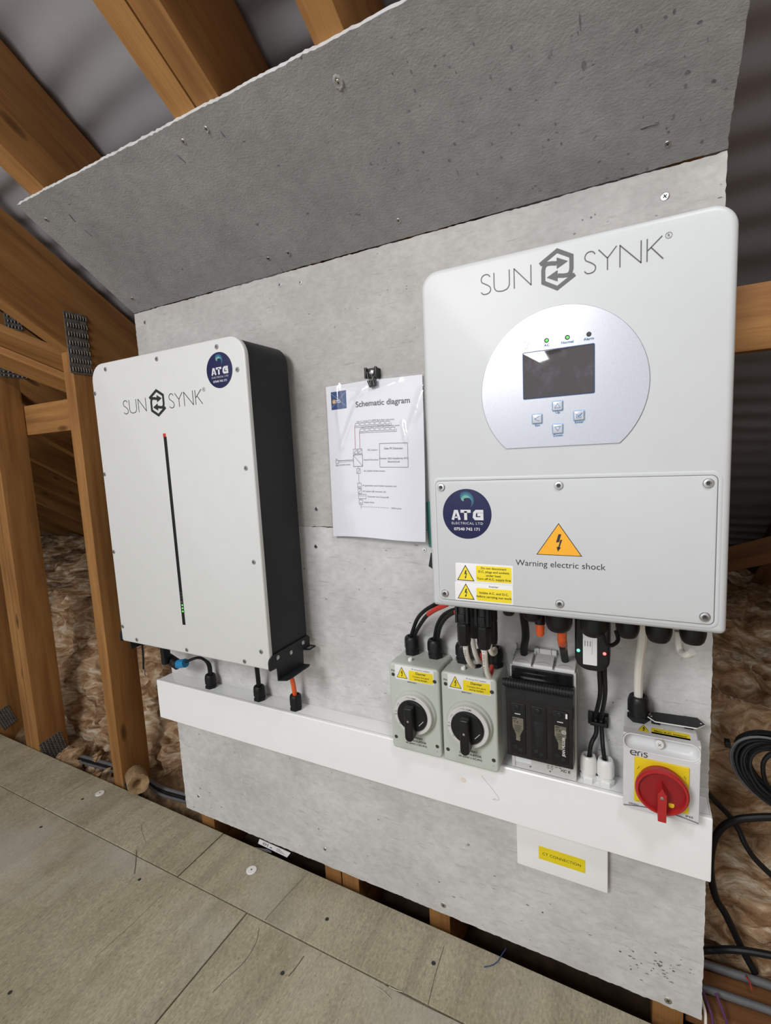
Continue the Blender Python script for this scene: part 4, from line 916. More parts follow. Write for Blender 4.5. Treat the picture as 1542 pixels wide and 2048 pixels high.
for i in range(3):
    cx = .9285 + i * .0330
    mb = MB(); mb.plate(cx - .0125, cx + .0125, -.8760, -.7880, .0025, cov_y - .0014, cov_y + .001, .0008); wn = obj('fuse_window', mb, 'black_plastic', fr2)
    mb = MB(); mb.lathe([(.0048, 0), (.0048, .0012), (.0034, .0020), (.003, .0012)], (cx - .001, cov_y - .0014, -.7945), 'y', 16); obj('test_port', mb, 'soft_black', wn)
    for dx, dz in ((-.004, -.8635), (.004, -.8675)):
        mb = MB(); mb.lathe([(.0036, 0), (.0036, .0004), (.0028, .0004)], (cx + dx, cov_y - .0014, dz), 'y', 14); obj('vent_hole', mb, 'soft_black', wn)
    if i != 1:
        mb = MB(); P_ = [(-.0085, -.8120), (.0088, -.8125), (.0090, -.8300), (.0035, -.8425), (.0035, -.8520), (-.0030, -.8520), (-.0030, -.8420), (-.0085, -.8290)]
        mb.poly([(cx + u, v) for u, v in P_], F(cov_y - .0016)); fl_ = obj('fuse_label', mb, 'fuse_print', wn, label='pale rating label of the fuse behind the window')
        mb = MB(); f = F(cov_y - .0018); mb.text('C E', .0048, cx - .003, -.8215, f, bold=.02)
        for j in range(4): mb.stroke([(cx - .006, -.8262 - j * .0030), (cx + .006 - j * .0012, -.8262 - j * .0030)], .0007, f)
        mb.stroke([(cx - .0075, -.8145), (cx - .001, -.8145)], .0012, f); mb.stroke([(cx - .0075, -.8166), (cx - .002, -.8166)], .0005, f); obj('lettering', mb, 'ink', wn)
        mb = MB(); mb.box(cx - .0045, cx + .0045, cov_y - .0022, cov_y - .0012, -.8062, -.8048); obj('contact_strip', mb, 'silver_ink', wn)
    else:
        mb = MB(); mb.loft([[(cx - .007, cov_y - .0012, -.812), (cx + .008, cov_y - .0012, -.812), (cx + .005, cov_y - .0012, -.856), (cx - .005, cov_y - .0012, -.856)], [(cx - .005, cov_y - .0024, -.818), (cx + .006, cov_y - .0024, -.818), (cx + .003, cov_y - .0024, -.850), (cx - .003, cov_y - .0024, -.850)]]); obj('fuse_link', mb, 'soft_black', wn)
mb = MB(); mb.text('JEAN MULLER', .0058, .9998 + .0015, -.8460, F(cov_y - .0017), rot=PI / 2, bold=.03, sx=.92); mb.ring((1.0000, -.8216), .0034, .0026, F(cov_y - .0017), 18); mb.ring((1.0, -.8216), .0016, .0010, F(cov_y - .0017), 12); obj('lettering', mb, 'silver_ink', fr2, label='white maker lettering running up the right window')
mb = MB(); mb.box(1.0025, 1.0055, cov_y - .0026, cov_y - .001, -.7980, -.7900, .0006); obj('white_pin', mb, 'white_nylon', fr2, label='small white indicator pin')
mb = MB(); mb.plate(.9150, .9440, -.9085, -.8925, .0006, -.0429, -.0424, .0001); obj('blank_label', mb, 'paper', t, label='blank white write-on label')
mb = MB(); f = F(-.0428)
for j in range(6):
    for i in range(4): mb.stroke([(.9690 + i * .0062, -.8880 - j * .0030), (.9732 + i * .0062, -.8880 - j * .0030)], .0008, f)
mb.ring((.9712, -.9068), .0022, .0016, f, 4); mb.ring((.9768, -.9068), .0020, .0015, f, 14); mb.text('C E', .0060, 1.0005, -.9085, f, bold=.03, sx=1.2); mb.stroke([(.9905, -.9088), (.9955, -.9038)], .0007, f); mb.stroke([(.9955, -.9088), (.9905, -.9038)], .0007, f)
for j in range(6): mb.stroke([(.9935 + j * .003, -.886), (.9935 + j * .003, -.899)], .0008, f)
obj('lettering', mb, 'ink', t)
mb = MB()
for x in (.9420, .9740): mb.poly([(x - .0022, -.9120), (x + .0022, -.9120), (x, -.9145)], F(-.0428))
obj('arrow_mark', mb, 'grey_ink', t)
cable('battery_cable', [(at(1050, 1240, y=-.06).x, -.10, IZ0 - .0015), (at(1051, 1262, y=-.06).x, -.060, at(1051, 1262, y=-.06).z), (at(1048, 1295, y=-.03).x, -.030, at(1048, 1295, y=-.03).z), (at(1048, 1312, y=-.018).x, -.018, -.7260)], .0062, 'black_rubber', 'thick black cable dropping into the fuse switch, left pole')
c = UG[2]
t = thing('battery_cable', (at(1128, 1318, y=-.018).x, -.018, -.726), 'thick black cable with an orange sleeve into the fuse switch, right pole', 'cable')
pa = [(c[0] + .004, c[1] + .01, c[3] + .012), at(1125, 1285, y=-.09), at(1127, 1300, y=-.055), at(1130, 1320, y=-.022), Vector((at(1130, 1322, y=-.018).x, -.018, -.728))]
mb = MB(); mb.tube(pa, .0060, 12, 7); obj('sheath', mb, 'black_rubber', t)
mb = MB(); mb.tube([pa[0], at(1124, 1277, y=-.108), pa[1], at(1126, 1293, y=-.072)], .0066, 12, 7); obj('orange_sleeve', mb, 'orange_cable', t, label='orange insulating sleeve')
c = at(1080, 1256, y=-.12); mb = MB(); mb.lathe([(.0060, 0), (.0064, -.004), (.0060, -.018), (.0042, -.0205)], (c.x, -.12, at(1080, 1247, y=-.12).z + .002), 'z', 16)
tag(obj('orange_plug', mb, 'orange_cable', org=(c.x, -.12, c.z)), 'small orange plug end under the inverter, left of the fuse cables', 'plug')
mb = MB(); mb.tube([(c.x, -.12, at(1080, 1247, y=-.12).z), (c.x, -.12, IZ0)], .0075, 12, 1, sm=False); tag(obj('plug_socket', mb, 'black_plastic', org=(c.x, -.12, IZ0)), 'black socket stub above the small orange plug', 'plug')

# ------------------------------------------------------------------ wireless dongle and its cables
DX0, DX1, DY = 1.0193, 1.0663, -.100
t = thing('data_logger', ((DX0 + DX1) / 2, DY + .015, IZ0), 'black data logger stick with green and red lamps under the inverter', 'data logger')
mb = MB(); mb.plate(DX0, DX1, -.7015, -.6050, (.0200, .0180, .002, .002), DY, DY + .026, .004, n=8); obj('casing', mb, 'black_plastic', t)
mb = MB(); mb.lathe([(.014, 0), (.014, -.023)], ((DX0 + DX1) / 2, DY + .013, IZ0), 'z', 18); obj('collar', mb, 'black_plastic', t)
mb = MB(); mb.plate(1.0307, 1.0496, -.6920, -.6380, .001, DY - .0003, DY + .0002, .0001); lb = obj('label', mb, 'sticker_white', t)
mb = MB(); f = F(DY - .0005)
for j in range(3): mb.stroke([(1.0335 + j * .0035, -.664), (1.0335 + j * .0035, -.656)], .0008, f)
mb.stroke([(1.0430, -.6755), (1.0430, -.655)], .0003, f)
obj('lettering', mb, 'grey_ink', lb)
for x, z, mt_ in ((1.0245, -.6722, 'led_green_bright'), (1.0594, -.6722, 'led_red_bright')):
    mb = MB(); mb.lathe([(.0022, 0), (.0020, .0008), (.0010, .0013)], (x, DY, z), 'y', 16); obj('lamp', mb, mt_, t)
WG = [(1.0319, -.0260, TZ1), (1.0576, -.0260, TZ1)]
gland(*WG[0], .0126, .0435, 'white_nylon', 'left one of two white cable glands on the trunking', 'white glands on the trunking')
gland(*WG[1], .0126, .0435, 'white_nylon', 'right one of two white cable glands on the trunking', 'white glands on the trunking')
cl = at(1197, 1446, y=-.016)
for k, (g, dx) in enumerate(((WG[0], -.0035), (WG[1], .0035))):
    p0 = at(1199 + 10 * k, 1345, y=-.088)
    sg = -1 if k == 0 else 1
    cable('data_cable', [p0 + Vector((0, .004, .012)), p0, at(1200 + 10 * k, 1390, y=-.05), Vector((cl.x + sg * .0043, -.016, cl.z + .012)), Vector((cl.x + sg * .0042, -.014, cl.z)), Vector((cl.x + sg * .0045 + .001, -.017, cl.z - .018)), Vector((g[0] + (.004 if k == 0 else -.004), g[1], g[2] + .062)), Vector((g[0], g[1], g[2] + .028))], .0034, 'black_rubber',
          ('black data cable from the logger to the left white gland', 'black data cable from the logger to the right white gland')[k])
t = thing('cable_clip', (cl.x, 0, cl.z), 'black cable clip holding the two data cables to the board', 'clip')
mb = MB(); mb.box(cl.x - .0165, cl.x + .0145, -.004, -.0005, cl.z - .010, cl.z + .011, .001); obj('clip_base', mb, 'black_plastic', t)
mb = MB(); mb.box(cl.x - .0165, cl.x - .009, -.010, -.004, cl.z - .008, cl.z + .013, .0015); mb.box(cl.x + .008, cl.x + .0145, -.010, -.004, cl.z - .010, cl.z + .009, .0015); obj('clip_jaw', mb, 'black_plastic', t)
mb = MB(); mb.box(cl.x - .010, cl.x + .010, -.0225, -.0195, cl.z - .003, cl.z + .003, .001); mb.box(cl.x - .012, cl.x - .009, -.0225, -.006, cl.z - .003, cl.z + .003, .0008); mb.box(cl.x + .0085, cl.x + .0115, -.0225, -.006, cl.z - .003, cl.z + .003, .0008); obj('strap', mb, 'black_plastic', t)
# black looped lead and grey stub under the inverter, white cable to the AC isolator
pts = [at(1205, 1268, y=-.19), at(1212, 1288, y=-.185), at(1225, 1290, y=-.175), at(1236, 1280, y=-.16), at(1232, 1262, y=-.15)]
cable('antenna_lead', pts, .0026, 'black_rubber', 'thin black looped lead beside the round gland above the data logger')
pts = [at(1356, 1262, y=-.10), at(1357, 1285, y=-.10), at(1362, 1303, y=-.105), at(1372, 1310, y=-.12), at(1384, 1304, y=-.13)]
cable('grey_lead', pts, .0048, 'white_cable', 'pale grey cable end curling under the rightmost inverter gland')
AG = (1.1037, -.026, -.8005)
gland(AG[0], AG[1], AG[2], .0150, .0385, 'black_plastic', 'black cable gland on top of the red handled isolator', None)
B_ = lambda a, b, y: at(1000 + a / 3.5045, 1200 + b / 3.5045, y=y)
cable('mains_cable', [Vector((B_(995, 200, -.10).x, -.10, IZ0)), B_(1000, 250, -.085), B_(985, 380, -.06), B_(972, 520, -.042), B_(970, 640, -.03), Vector((AG[0], AG[1], AG[2] + .022))], .0062, 'white_cable', 'white mains cable from the inverter to the red handled isolator')

# ------------------------------------------------------------------ AC isolator
x0, x1, yf, zb, zt = 1.0837, 1.1810, -.0725, TZ1 + .0016, -.8005
t = thing('ac_isolator', ((x0 + x1) / 2, 0, zb), 'white mains isolator with red rotary handle on a yellow plate', 'isolator switch')
mb = MB(); mb.plate(x0 + .001, x1 - .001, zb + .002, zt, .003, -.058, -.0008, .0015); obj('base', mb, 'pale_grey', t)
mb = MB(); zs = -.8255; mb.plate(x0, x1, zb, zs, (.003, .003, .0005, .0005), yf, -.0582, .0012); obj('cover', mb, 'pale_grey', t)
mb = MB(); nu, nv = 44, 12; G = []                                        # concave scoop with rounded ends
for i in range(nu + 1):
    row = []
    for j in range(nv + 1):
        u = i / nu; v = j / nv; X = x0 + (x1 - x0) * u; Z = zs + (zt + .0005 - zs) * v
        hw, hh = (x1 - x0) / 2, (zt + .0005 - zs) / 2; du = max(0, abs(X - (x0 + x1) / 2) - (hw - hh)) / hh; dv_ = (v - .5) * 2
        rr2 = math.sqrt(du * du + dv_ * dv_); d = .013 * math.sqrt(max(0, 1 - min(1, rr2) ** 2))
        row.append(mb.V((X, yf + .0002 + d, Z)))
    G.append(row)
for i in range(nu):
    for j in range(nv): mb.face([G[i][j], G[i + 1][j], G[i + 1][j + 1], G[i][j + 1]])
for j0 in (nv,):
    bk = [mb.V((G[i][j0].co.x, -.0575, G[i][j0].co.z)) for i in range(nu + 1)]
    for i in range(nu): mb.face([G[i][j0], G[i + 1][j0], bk[i + 1], bk[i]])
for i0 in (0, nu):
    bk = [mb.V((G[i0][j].co.x, -.0575, G[i0][j].co.z)) for j in range(nv + 1)]
    for j in range(nv): mb.face([G[i0][j], G[i0][j + 1], bk[j + 1], bk[j]])
sc2 = obj('scoop', mb, 'pale_grey', t, ang=.9)
mb = MB(); ol = rr(x0 + .0006, x1 - .0006, zs + .0002, zt + .0004, .0118, 0, 8); mb.tube([(u, yf, v) for u, v in ol] + [(ol[0][0], yf, ol[0][1])], .0007, 6, 1, sm=False); obj('scoop_rim', mb, 'white_nylon', t)
mb = MB(); xm = (x0 + x1) / 2 - .0015; mb.loft([[(xm + r_ * math.cos(a * PI / 12), y_, -.8118 + dz + r_ * 1.1 * math.sin(a * PI / 12)) for a in range(24)] for r_, y_, dz in ((.0062, -.062, -.001), (.0060, -.0685, 0), (.0048, -.0700, 0))]); mb.mi = 1
mb.stroke([(xm - .002, -.8135), (xm + .002, -.8095)], .0007, F(-.0702)); mb.stroke([(xm + .002, -.8135), (xm - .002, -.8095)], .0007, F(-.0702)); obj('cover_screw', mb, ['pale_blue' if 0 else 'white_nylon', 'grey_ink'], t)
mb = MB(); f = F(yf - .0003)                                             # maker's lettering in strokes
zb2 = -.8335; h_ = .0080
def ST(pts, wd=.0016, sm=0): mb.stroke([(1.0934 + u * .0224, zb2 + v * h_) for u, v in pts], wd, f, sm)
ST([(.03, .46), (.32, .46)], .0012); ST([(.34, .46), (.30, .80), (.18, .92), (.06, .82), (.0, .5), (.05, .15), (.18, .03), (.34, .08)], .0019, 4)
ST([(.44, 0), (.44, .62), (.50, .84), (.60, .92)], .0018, 4); ST([(.66, .0), (.66, .66)], .0017); ST([(.66, .84), (.66, .97)], .0017)
ST([(.99, .86), (.88, .90), (.80, .78), (.83, .58), (.94, .42), (.97, .2), (.88, .04), (.76, .06)], .0016, 4)
mb.text('ER901', .0040, 1.0985, -.9133, f, sx=1.3, bold=.01); mb.text('IP65', .0042, 1.1690, -.9115, f, sx=1.3, bold=.02); obj('lettering', mb, 'grey_ink', t)
mb = MB(); mb.plate(1.0985, 1.1680, -.9055, -.8350, .0015, yf - .0022, yf, .0008); yp = obj('yellow_plate', mb, 'yellow_plate', t, label='square yellow switch plate')
mb = MB()
for u, a in ((1.1035, 1), (1.1630, -1)): mb.stroke([(u - .001 * a, -.8530), (u + .0012 * a, -.8480), (u + .0016 * a, -.8495), (u - .001 * a, -.8530)], .0004, F(yf - .0024))
mb.stroke([(1.1015, -.9035), (1.106, -.9035)], .0005, F(yf - .0024)); obj('mark', mb, 'grey_ink', yp)
cx, cz, R_ = 1.1334, -.8703, .0336
mb = MB(); mb.lathe([(.0300, .002), (.0310, .012), (R_, .013), (R_ + .0004, .019), (R_ - .0012, .0215), (.0298, .0215), (.0288, .0190), (.0286, .0140)], (cx, yf, cz), 'y', 56); dl = obj('dial', mb, 'red', t, ang=.5)
mb = MB(); mb.lathe([(.0292, .0120), (.0292, .0150), (.004, .0152)], (cx, yf, cz), 'y', 48); obj('dial_face', mb, 'dark_red', dl)
mb = MB(); hx0, hx1 = cx - .0058, cx + .0058
hp = [(hx0 + .0008, -.9060), (hx1 - .0002, -.9060), (hx1 + .0004, -.8640), (cx + .0035, -.8610), (cx, -.8545), (cx - .0035, -.8610), (hx0 - .0004, -.8640)]
mb.loft([[(u, yf - .0140, v) for u, v in hp], [(u, yf - .0310, v) for u, v in hp], [(cx + (u - cx) * .9, yf - .0330, -.880 + (v + .880) * .98) for u, v in hp]]); hd = obj('handle', mb, 'red', dl, ang=.4)
mb = MB(); mb.lathe([(.0024, .0330), (.0024, .0338), (.0016, .0340)], (cx, yf, cz + .001), 'y', 12); obj('pivot_screw', mb, 'steel', dl)
mb = MB(); mb.plate(cx + .0088, cx + .0158, -.8925, -.8860, (.0032, .0032, .001, .001), yf - .0156, yf - .0148, .0001); obj('padlock_hole', mb, 'yellow_plate', dl, label='yellow showing through a hole in the red dial')
mb = MB(); arc = [(x0 + .001, yf - .0004, zb + .0035)] + [(x0 + (x1 - x0) * i / 10, yf - .0006, zb + .0035 + .0055 * math.sin(PI * i / 10)) for i in range(1, 10)] + [(x1 - .001, yf - .0004, zb + .0035)]
mb.tube(arc, .0007, 6, 3); obj('arch_shadow', mb, 'seam', t)  # dark tube stands in for the shadow curve at the cover's foot
mb = MB(); mb.box(1.0995, 1.1712, -.0640, -.0415, zt, zt + .0003); lb = obj('hazard_label', mb, 'sticker_white', t, label='white and yellow label reading Main A.C. isolator on the box top')
mb = MB(); mb.loft([[(u, v - .0525, zt + d) for u, v in rr(1.1205, 1.1695, -.0095, .0070, .0015)] for d in (.0003, .0005)]); obj('yellow_panel', mb, 'yellow', lb)
wi, wt, wb = MB(), MB(), MB(); tri_sign(wi, wt, wb, (1.1105, -.0415), (1.1010, -.0630), (1.1195, -.0630), FT(zt + .0004), FT(zt + .0006), FT(zt + .0008), .055)
obj('triangle', wi, 'yellow', lb); obj('triangle_edge', wt, 'ink', lb); wb.text('Main A.C. isolator', .0058, 1.1450, -.0560, FT(zt + .0007), bold=.02, sx=.98); wb.text('PV system', .0036, 1.1440, -.0442, FT(zt + .0004)); obj('lettering', wb, 'ink', lb)
# loose black label plate lying on the isolator
zl = zt + .0010
t = thing('label_plate', (1.152, -.018, zl), 'loose black engraved plate with pointed ends lying on the isolator', 'label plate')
def onz(px_, py_, z): return at(px_, py_, z=z)
zz = zt + .013
hexp = [onz(1000 + a / 3.5045, 1200 + b / 3.5045, zz) for a, b in ((1034, 815), (1086, 850), (1380, 898), (1437, 875), (1385, 828), (1090, 787))]
mb = MB(); mb.loft([[p + Vector((0, 0, -.0016)) for p in hexp], [p for p in hexp]]); obj('white_core', mb, 'white_nylon', t, label='white core showing at the plate edge')
c_ = sum(hexp, Vector()) / 6
mb = MB(); mb.loft([[c_ + (p - c_) * .995 + Vector((0, 0, .00005)) for p in hexp], [c_ + (p - c_) * .99 + Vector((0, 0, .0005)) for p in hexp]]); obj('black_face', mb, 'soft_black', t)
mb = MB()
for q in (hexp[0], hexp[3]):
    p = q.lerp(c_, .14); mb.disc((p.x, p.y), .0013, FT(zz + .0007), 12)
obj('fixing_hole', mb, 'sticker_white', t)
mb = MB(); mb.box(1.121, 1.133, -.034, -.018, zt + .0001, zz - .0018, .001); mb.box(1.164, 1.176, -.030, -.012, zt + .0001, zz - .0018, .001); obj('foam_pad', mb, 'black_rubber', t)

# ------------------------------------------------------------------ CT connection box
cy = -.013; cx0, cx1, cz0, cz1 = .9095, 1.0608, -1.1315, TZ0 - .0016
t = thing('connection_box', ((cx0 + cx1) / 2, 0, cz0), 'flat white box under the trunking with a yellow CT CONNECTION strip', 'junction box')
mb = MB(); mb.plate(cx0, cx1, cz0, cz1, .002, cy, -.0008, .0014); obj('lid', mb, 'upvc', t)
mb = MB(); mb.plate(.9480, 1.0257, -1.1065, -1.0815, .0004, cy - .0004, cy + .0002, .0001); lb = obj('yellow_strip', mb, 'yellow', t)
mb = MB(); mb.text('CT CONNECTION', .0072, .9868, -1.0968, F(cy - .0006), sx=1.0, space=1.1); obj('lettering', mb, 'ink', lb)

# ------------------------------------------------------------------ schematic in its plastic sleeve, with clip
DXL, DXR, DZB, DZT = .5505, .7570, -.5340, -.2335
def sheet(u, v, off=0.0):
    """u 0..1 left to right, v 0..1 bottom to top; the sheet hangs from its clip, bows and lifts at the foot"""
    w_ = min(1, max(0, 1 - v)); x = DXL + (DXR - DXL) * u - .0012 * (1 - v); z = DZB + (DZT - DZB) * v - .004 * abs(u - .46) * v + .0025 * math.sin(u * 5) * (1 - v)
    y = -.0055 - .007 * max(0, math.sin(PI * u)) * w_ ** .8 - .013 * w_ ** 2 * (.35 + u * .65) - .003 * math.exp(-((u - .46) / .10) ** 2) * max(0, v) ** 8
    return Vector((x, y - off, z))
t = thing('schematic_sheet', (.654, 0, DZB), 'printed schematic diagram in a glossy plastic sleeve clipped to the board', 'document')
def grid(mb, off, u0, u1, v0, v1, nu, nv, wr=0.0):
    G = []
    for i in range(nu + 1):
        row = []
        for j in range(nv + 1):
            u, v = u0 + (u1 - u0) * i / nu, v0 + (v1 - v0) * j / nv; o = off
            if wr:
                for (a0, b0, a1, b1, wd_, am) in CREASE:
                    dx, dy = a1 - a0, (b1 - b0) * 1.45; l2 = dx * dx + dy * dy; px_, py_ = u - a0, (v - b0) * 1.45
                    t_ = max(0, min(1, (px_ * dx + py_ * dy) / l2)); d_ = math.hypot(px_ - t_ * dx, py_ - t_ * dy)
                    o += wr * am * math.exp(-(d_ / wd_) ** 2) * (.4 + .6 * math.sin(PI * min(1, t_ + .12)))
            row.append(mb.V(sheet(u, v, o)))
        G.append(row)
    for i in range(nu):
        for j in range(nv): mb.face([G[i][j], G[i + 1][j], G[i + 1][j + 1], G[i][j + 1]])
mb = MB(); grid(mb, 0, 0, 1, 0, 1, 24, 30); pp = obj('paper', mb, 'paper', t, ang=3)
pm = lambda a, b: ((a - 147 - (b - 340) * .055) / 900, 1 - (b - 330 + (a - 147) * .085) / 1460)     # sheet units from the plan of the print
def PF(o=.0005): return lambda u, v: sheet(u, v, o)
mb = MB(); mb.poly([(.055, .845), (.225, .845), (.225, .960), (.055, .960)], PF()); lg = obj('blue_logo', mb, 'navy_bright', t, label='small blue square logo with white letters')
mb = MB(); f = PF(.0008)
def TX(s, u, v, h, mb_=None, al='LEFT', b_=0, sx=1.0): (mb_ or mb).text(s, h, u, v, f, align=al, bold=b_, sx=sx * 1.45)
TX('ATG', .12, .885, .028, al='CENTER', b_=.02); mb.stroke([(.06, .95), (.22, .86)], .0015, f); mb.stroke([(.06, .86), (.22, .95)], .0015, f); obj('lettering', mb, 'silver_ink', lg)
mb = MB(); mb.disc((.088, .897), .020, PF(.0007), 16, .014); obj('sun_mark', mb, 'orange_ink', lg)
mb = MB()
TX('Schematic diagram', .325, .842, .050, b_=.012, sx=1.02)
def Ln(pts, wd=.0022): mb.stroke(pts, wd, f)
def Bx(a, b, c_, d, wd=.0022): Ln([(a, b), (c_, b)], wd); Ln([(c_, b), (c_, d)], wd); Ln([(c_, d), (a, d)], wd); Ln([(a, d), (a, b)], wd)
for r_i, (u0, v0) in enumerate(((.315, .722), (.365, .684))):
    for i in range(7): a = u0 + i * .053; Bx(a, v0, a + .042, v0 + .018)
    Ln([(u0 - .008, v0 + .008), (u0 - .008, v0 - .008), (u0 + .375, v0 - .008), (u0 + .375, v0 + .009)])
    TX('Input %d: 1 string of 7 x 400W Black Mono solar panels' % (r_i + 1), u0 + .015, v0 + .024, .0125, sx=.98)
Bx(.283, .545, .327, .575); Bx(.335, .545, .379, .575); Ln([(.288, .550), (.322, .570)]); Ln([(.340, .550), (.374, .570)]); Ln([(.305, .545), (.305, .538)]); Ln([(.357, .545), (.357, .538)])
Bx(.280, .462, .382, .538, .003); Ln([(.282, .536), (.380, .464)]); TX('- - -', .345, .521, .010); TX('- - -', .305, .470, .010)
Bx(.075, .490, .105, .512); Ln([(.107, .508), (.280, .506)], .003); [Ln([(.110 + i * .016, .498), (.120 + i * .016, .498)]) for i in range(11)]
TX('Solar 5.12kWh battery', .070, .474, .013); TX('3.6', .072, .518, .010)
Ln([(.331, .462), (.331, .447)]); Bx(.312, .417, .354, .447); Ln([(.317, .421), (.349, .443)]); Ln([(.333, .417), (.337, .353)])
Bx(.318, .322, .360, .353); TX('kWh', .339, .327, .010, al='CENTER'); Ln([(.339, .322), (.341, .316)]); Bx(.322, .286, .362, .316); Ln([(.327, .290), (.357, .312)]); Ln([(.343, .286), (.344, .280)])
Bx(.325, .252, .412, .280); Ln([(.330, .270), (.405, .270)], .0016); Ln([(.346, .252), (.348, .245)]); Bx(.330, .214, .372, .245); TX('kWh', .351, .220, .010, al='CENTER'); Ln([(.350, .214), (.352, .186)])
[Ln([(.355 + i * .023, .200), (.368 + i * .023, .200)]) for i in range(13)]; TX('DNO cutout', .675, .196, .013)
for s_, u, v in (('DC isolators', .440, .560), ('Hybrid 3.6 inverter', .395, .498), ('AC isolator beside inverter', .392, .427), ('PV generation meter beside consumer unit', .374, .333), ('AC isolator @ consumer unit', .376, .296), ('Consumer Unit Circuit 6/8', .425, .262), ('Import meter', .387, .225)): TX(s_, u, v, .0140)
Bx(.565, .455, .845, .603, .0026)
TX('Solar PV Schematic', .705, .566, .0185, al='CENTER', sx=.9)
for i, s_ in enumerate(('October 2023 Installed by ATG', 'Electrical Ltd')): TX(s_, .705, .505 - i * .020, .0155, al='CENTER')
obj('print', mb, 'grey_ink', t)
mb = MB(); Ln([(.307, .722), (.305, .578)], .0032); Ln([(.357, .684), (.357, .578)], .0032); obj('red_print', mb, 'red_sleeve', t)
CREASE = [(.13, .985, .16, .60, .035, 1.5), (.16, .60, .40, .93, .03, 1.5), (.44, .95, .20, .975, .02, 1.0), (.42, .93, .28, .88, .02, 1.0), (1.0, .90, .84, .62, .035, 1.5), (.98, .80, .90, .74, .02, 1.2), (.80, .72, .85, .58, .02, 1.0), (.5, .93, .78, .97, .03, .8), (.1, .2, .9, .35, .06, .5)]
mb = MB(); grid(mb, .0012, -.012, 1.012, -.012, 1.012, 90, 110, wr=.0034); obj('sleeve', mb, 'clear_film', t, ang=3)
mb = MB(); g0 = [at(852, 1005, y=-.004), at(870, 1000, y=-.004), at(872, 1092, y=-.004), at(857.5, 1094, y=-.004)]
mb.loft([[p for p in g0], [p + Vector((0, .001, 0)) for p in g0]]); tag(obj('green_card', mb, 'green_card', org=g0[3]), 'strip of dark green card between the schematic and the inverter', 'card')
cc = at(744, 748, y=-.012)
t = thing('spring_clip', (cc.x, 0, cc.z), 'small black spring clip screwed to the board, holding the schematic', 'clip')
mb = MB(); mb.plate(cc.x - .0135, cc.x + .0125, cc.z - .007, cc.z + .0105, .0015, -.014, -.0008, .0015); obj('clip_body', mb, 'black_plastic', t)
mb = MB(); mb.box(cc.x - .0128, cc.x - .0085, -.019, -.013, cc.z - .008, cc.z + .012, .001); mb.box(cc.x + .0085, cc.x + .0125, -.019, -.013, cc.z - .008, cc.z + .012, .001); obj('clip_cheek', mb, 'black_plastic', t)
mb = MB(); mb.lathe([(.0046, .014), (.0046, .0150), (.0030, .0160)], (cc.x + .0005, 0, cc.z + .003), 'y', 14); obj('screw', mb, 'zinc', t)
mb = MB()
for dx in (-.006, .003): mb.tube([(cc.x + dx - .002, -.0155, cc.z + .004), (cc.x + dx, -.0175, cc.z - .008), (cc.x + dx + .003, -.0165, cc.z - .021)], .0006, 6)
mb.tube([(cc.x + .007, -.0155, cc.z - .004), (cc.x + .0005, -.0175, cc.z - .012), (cc.x - .0015, -.0165, cc.z - .021)], .0006, 6); obj('spring_wire', mb, 'zinc', t)
mb = MB(); mb.loft([[(cc.x - .010, y, cc.z - .012), (cc.x + .009, y, cc.z - .010), (cc.x + .0095, y, cc.z - .0225), (cc.x - .005, y, cc.z - .0245)] for y in (-.0150, -.0135)]); obj('jaw', mb, 'black_plastic', t)

# ================================================================== FLOOR LEVEL, LEFT AND RIGHT
for (x, y), lab in ((at(200, 1587, z=DECK_Z).xy, 'white plastic cap disc on the deck, near the left posts'), (at(503, 1741, z=DECK_Z).xy, 'white plastic cap disc on the deck, below the battery end of the board')):
    t = thing('cap_disc', (x, y, DECK_Z), lab, 'cap', 'white discs on the deck')
    mb = MB(); mb.lathe([(.0125, .0001), (.0125, .0016), (.0112, .0024), (.004, .0026)], (x, y, DECK_Z), 'z', 28); obj('disc', mb, 'white_nylon', t, ang=.5)
    mb = MB(); mb.lathe([(.0022, .0026), (.0020, .0032), (.0008, .0034)], (x, y, DECK_Z), 'z', 10); obj('centre_pip', mb, 'grey_cable', t)
t = thing('pipe_lagging', (-.246, .045, -1.44), 'short round end of brown pipe lagging by the post foot', 'pipe lagging')
ce = at(277, 1568, y=-.004); mb = MB(); n = 28; rings = []; ax = (CAM_LOC - ce).normalized(); ax = Vector((ax.x + .1, ax.y, ax.z * .35)).normalized(); e1 = ax.cross(Vector((0, 0, 1))).normalized(); e2 = e1.cross(ax)
for rad, d in ((.026, -.085), (.029, -.08), (.0295, 0), (.028, .004), (.017, .003), (.010, -.006), (.004, -.02)):
    rings.append([ce + (e1 * math.cos(2 * PI * i / n) + e2 * math.sin(2 * PI * i / n)) * rad * (1 + .10 * noise.noise(Vector((i * .8, rad * 90, 3)))) + ax * d for i in range(n)])
mb.loft(rings); obj('lagging_roll', mb, 'lagging', t, ang=1.2)
for k, (a, b, c_, m_, r_) in enumerate((((270, 1545), (320, 1574), (372, 1590), 'grey_cable', .0062), ((270, 1552), (320, 1581), (372, 1597), 'black_rubber', .0050), ((270, 1557), (320, 1588), (372, 1604), 'grey_cable', .0042))):
    P_ = [at(*q, z=-1.366 - .003 * k) for q in (a, b, c_)]; d = P_[2] - P_[1]; P_ = [P_[0] - d * 3, P_[0], P_[1], P_[2], P_[2] + d * 1.5]
    cable('floor_cable', P_, r_, m_, ('thicker grey cable along the eaves floor left of the board', 'black cable along the eaves floor left of the board, middle of three', 'thin grey cable along the eaves floor left of the board')[k], 'cables on the eaves floor at the left')
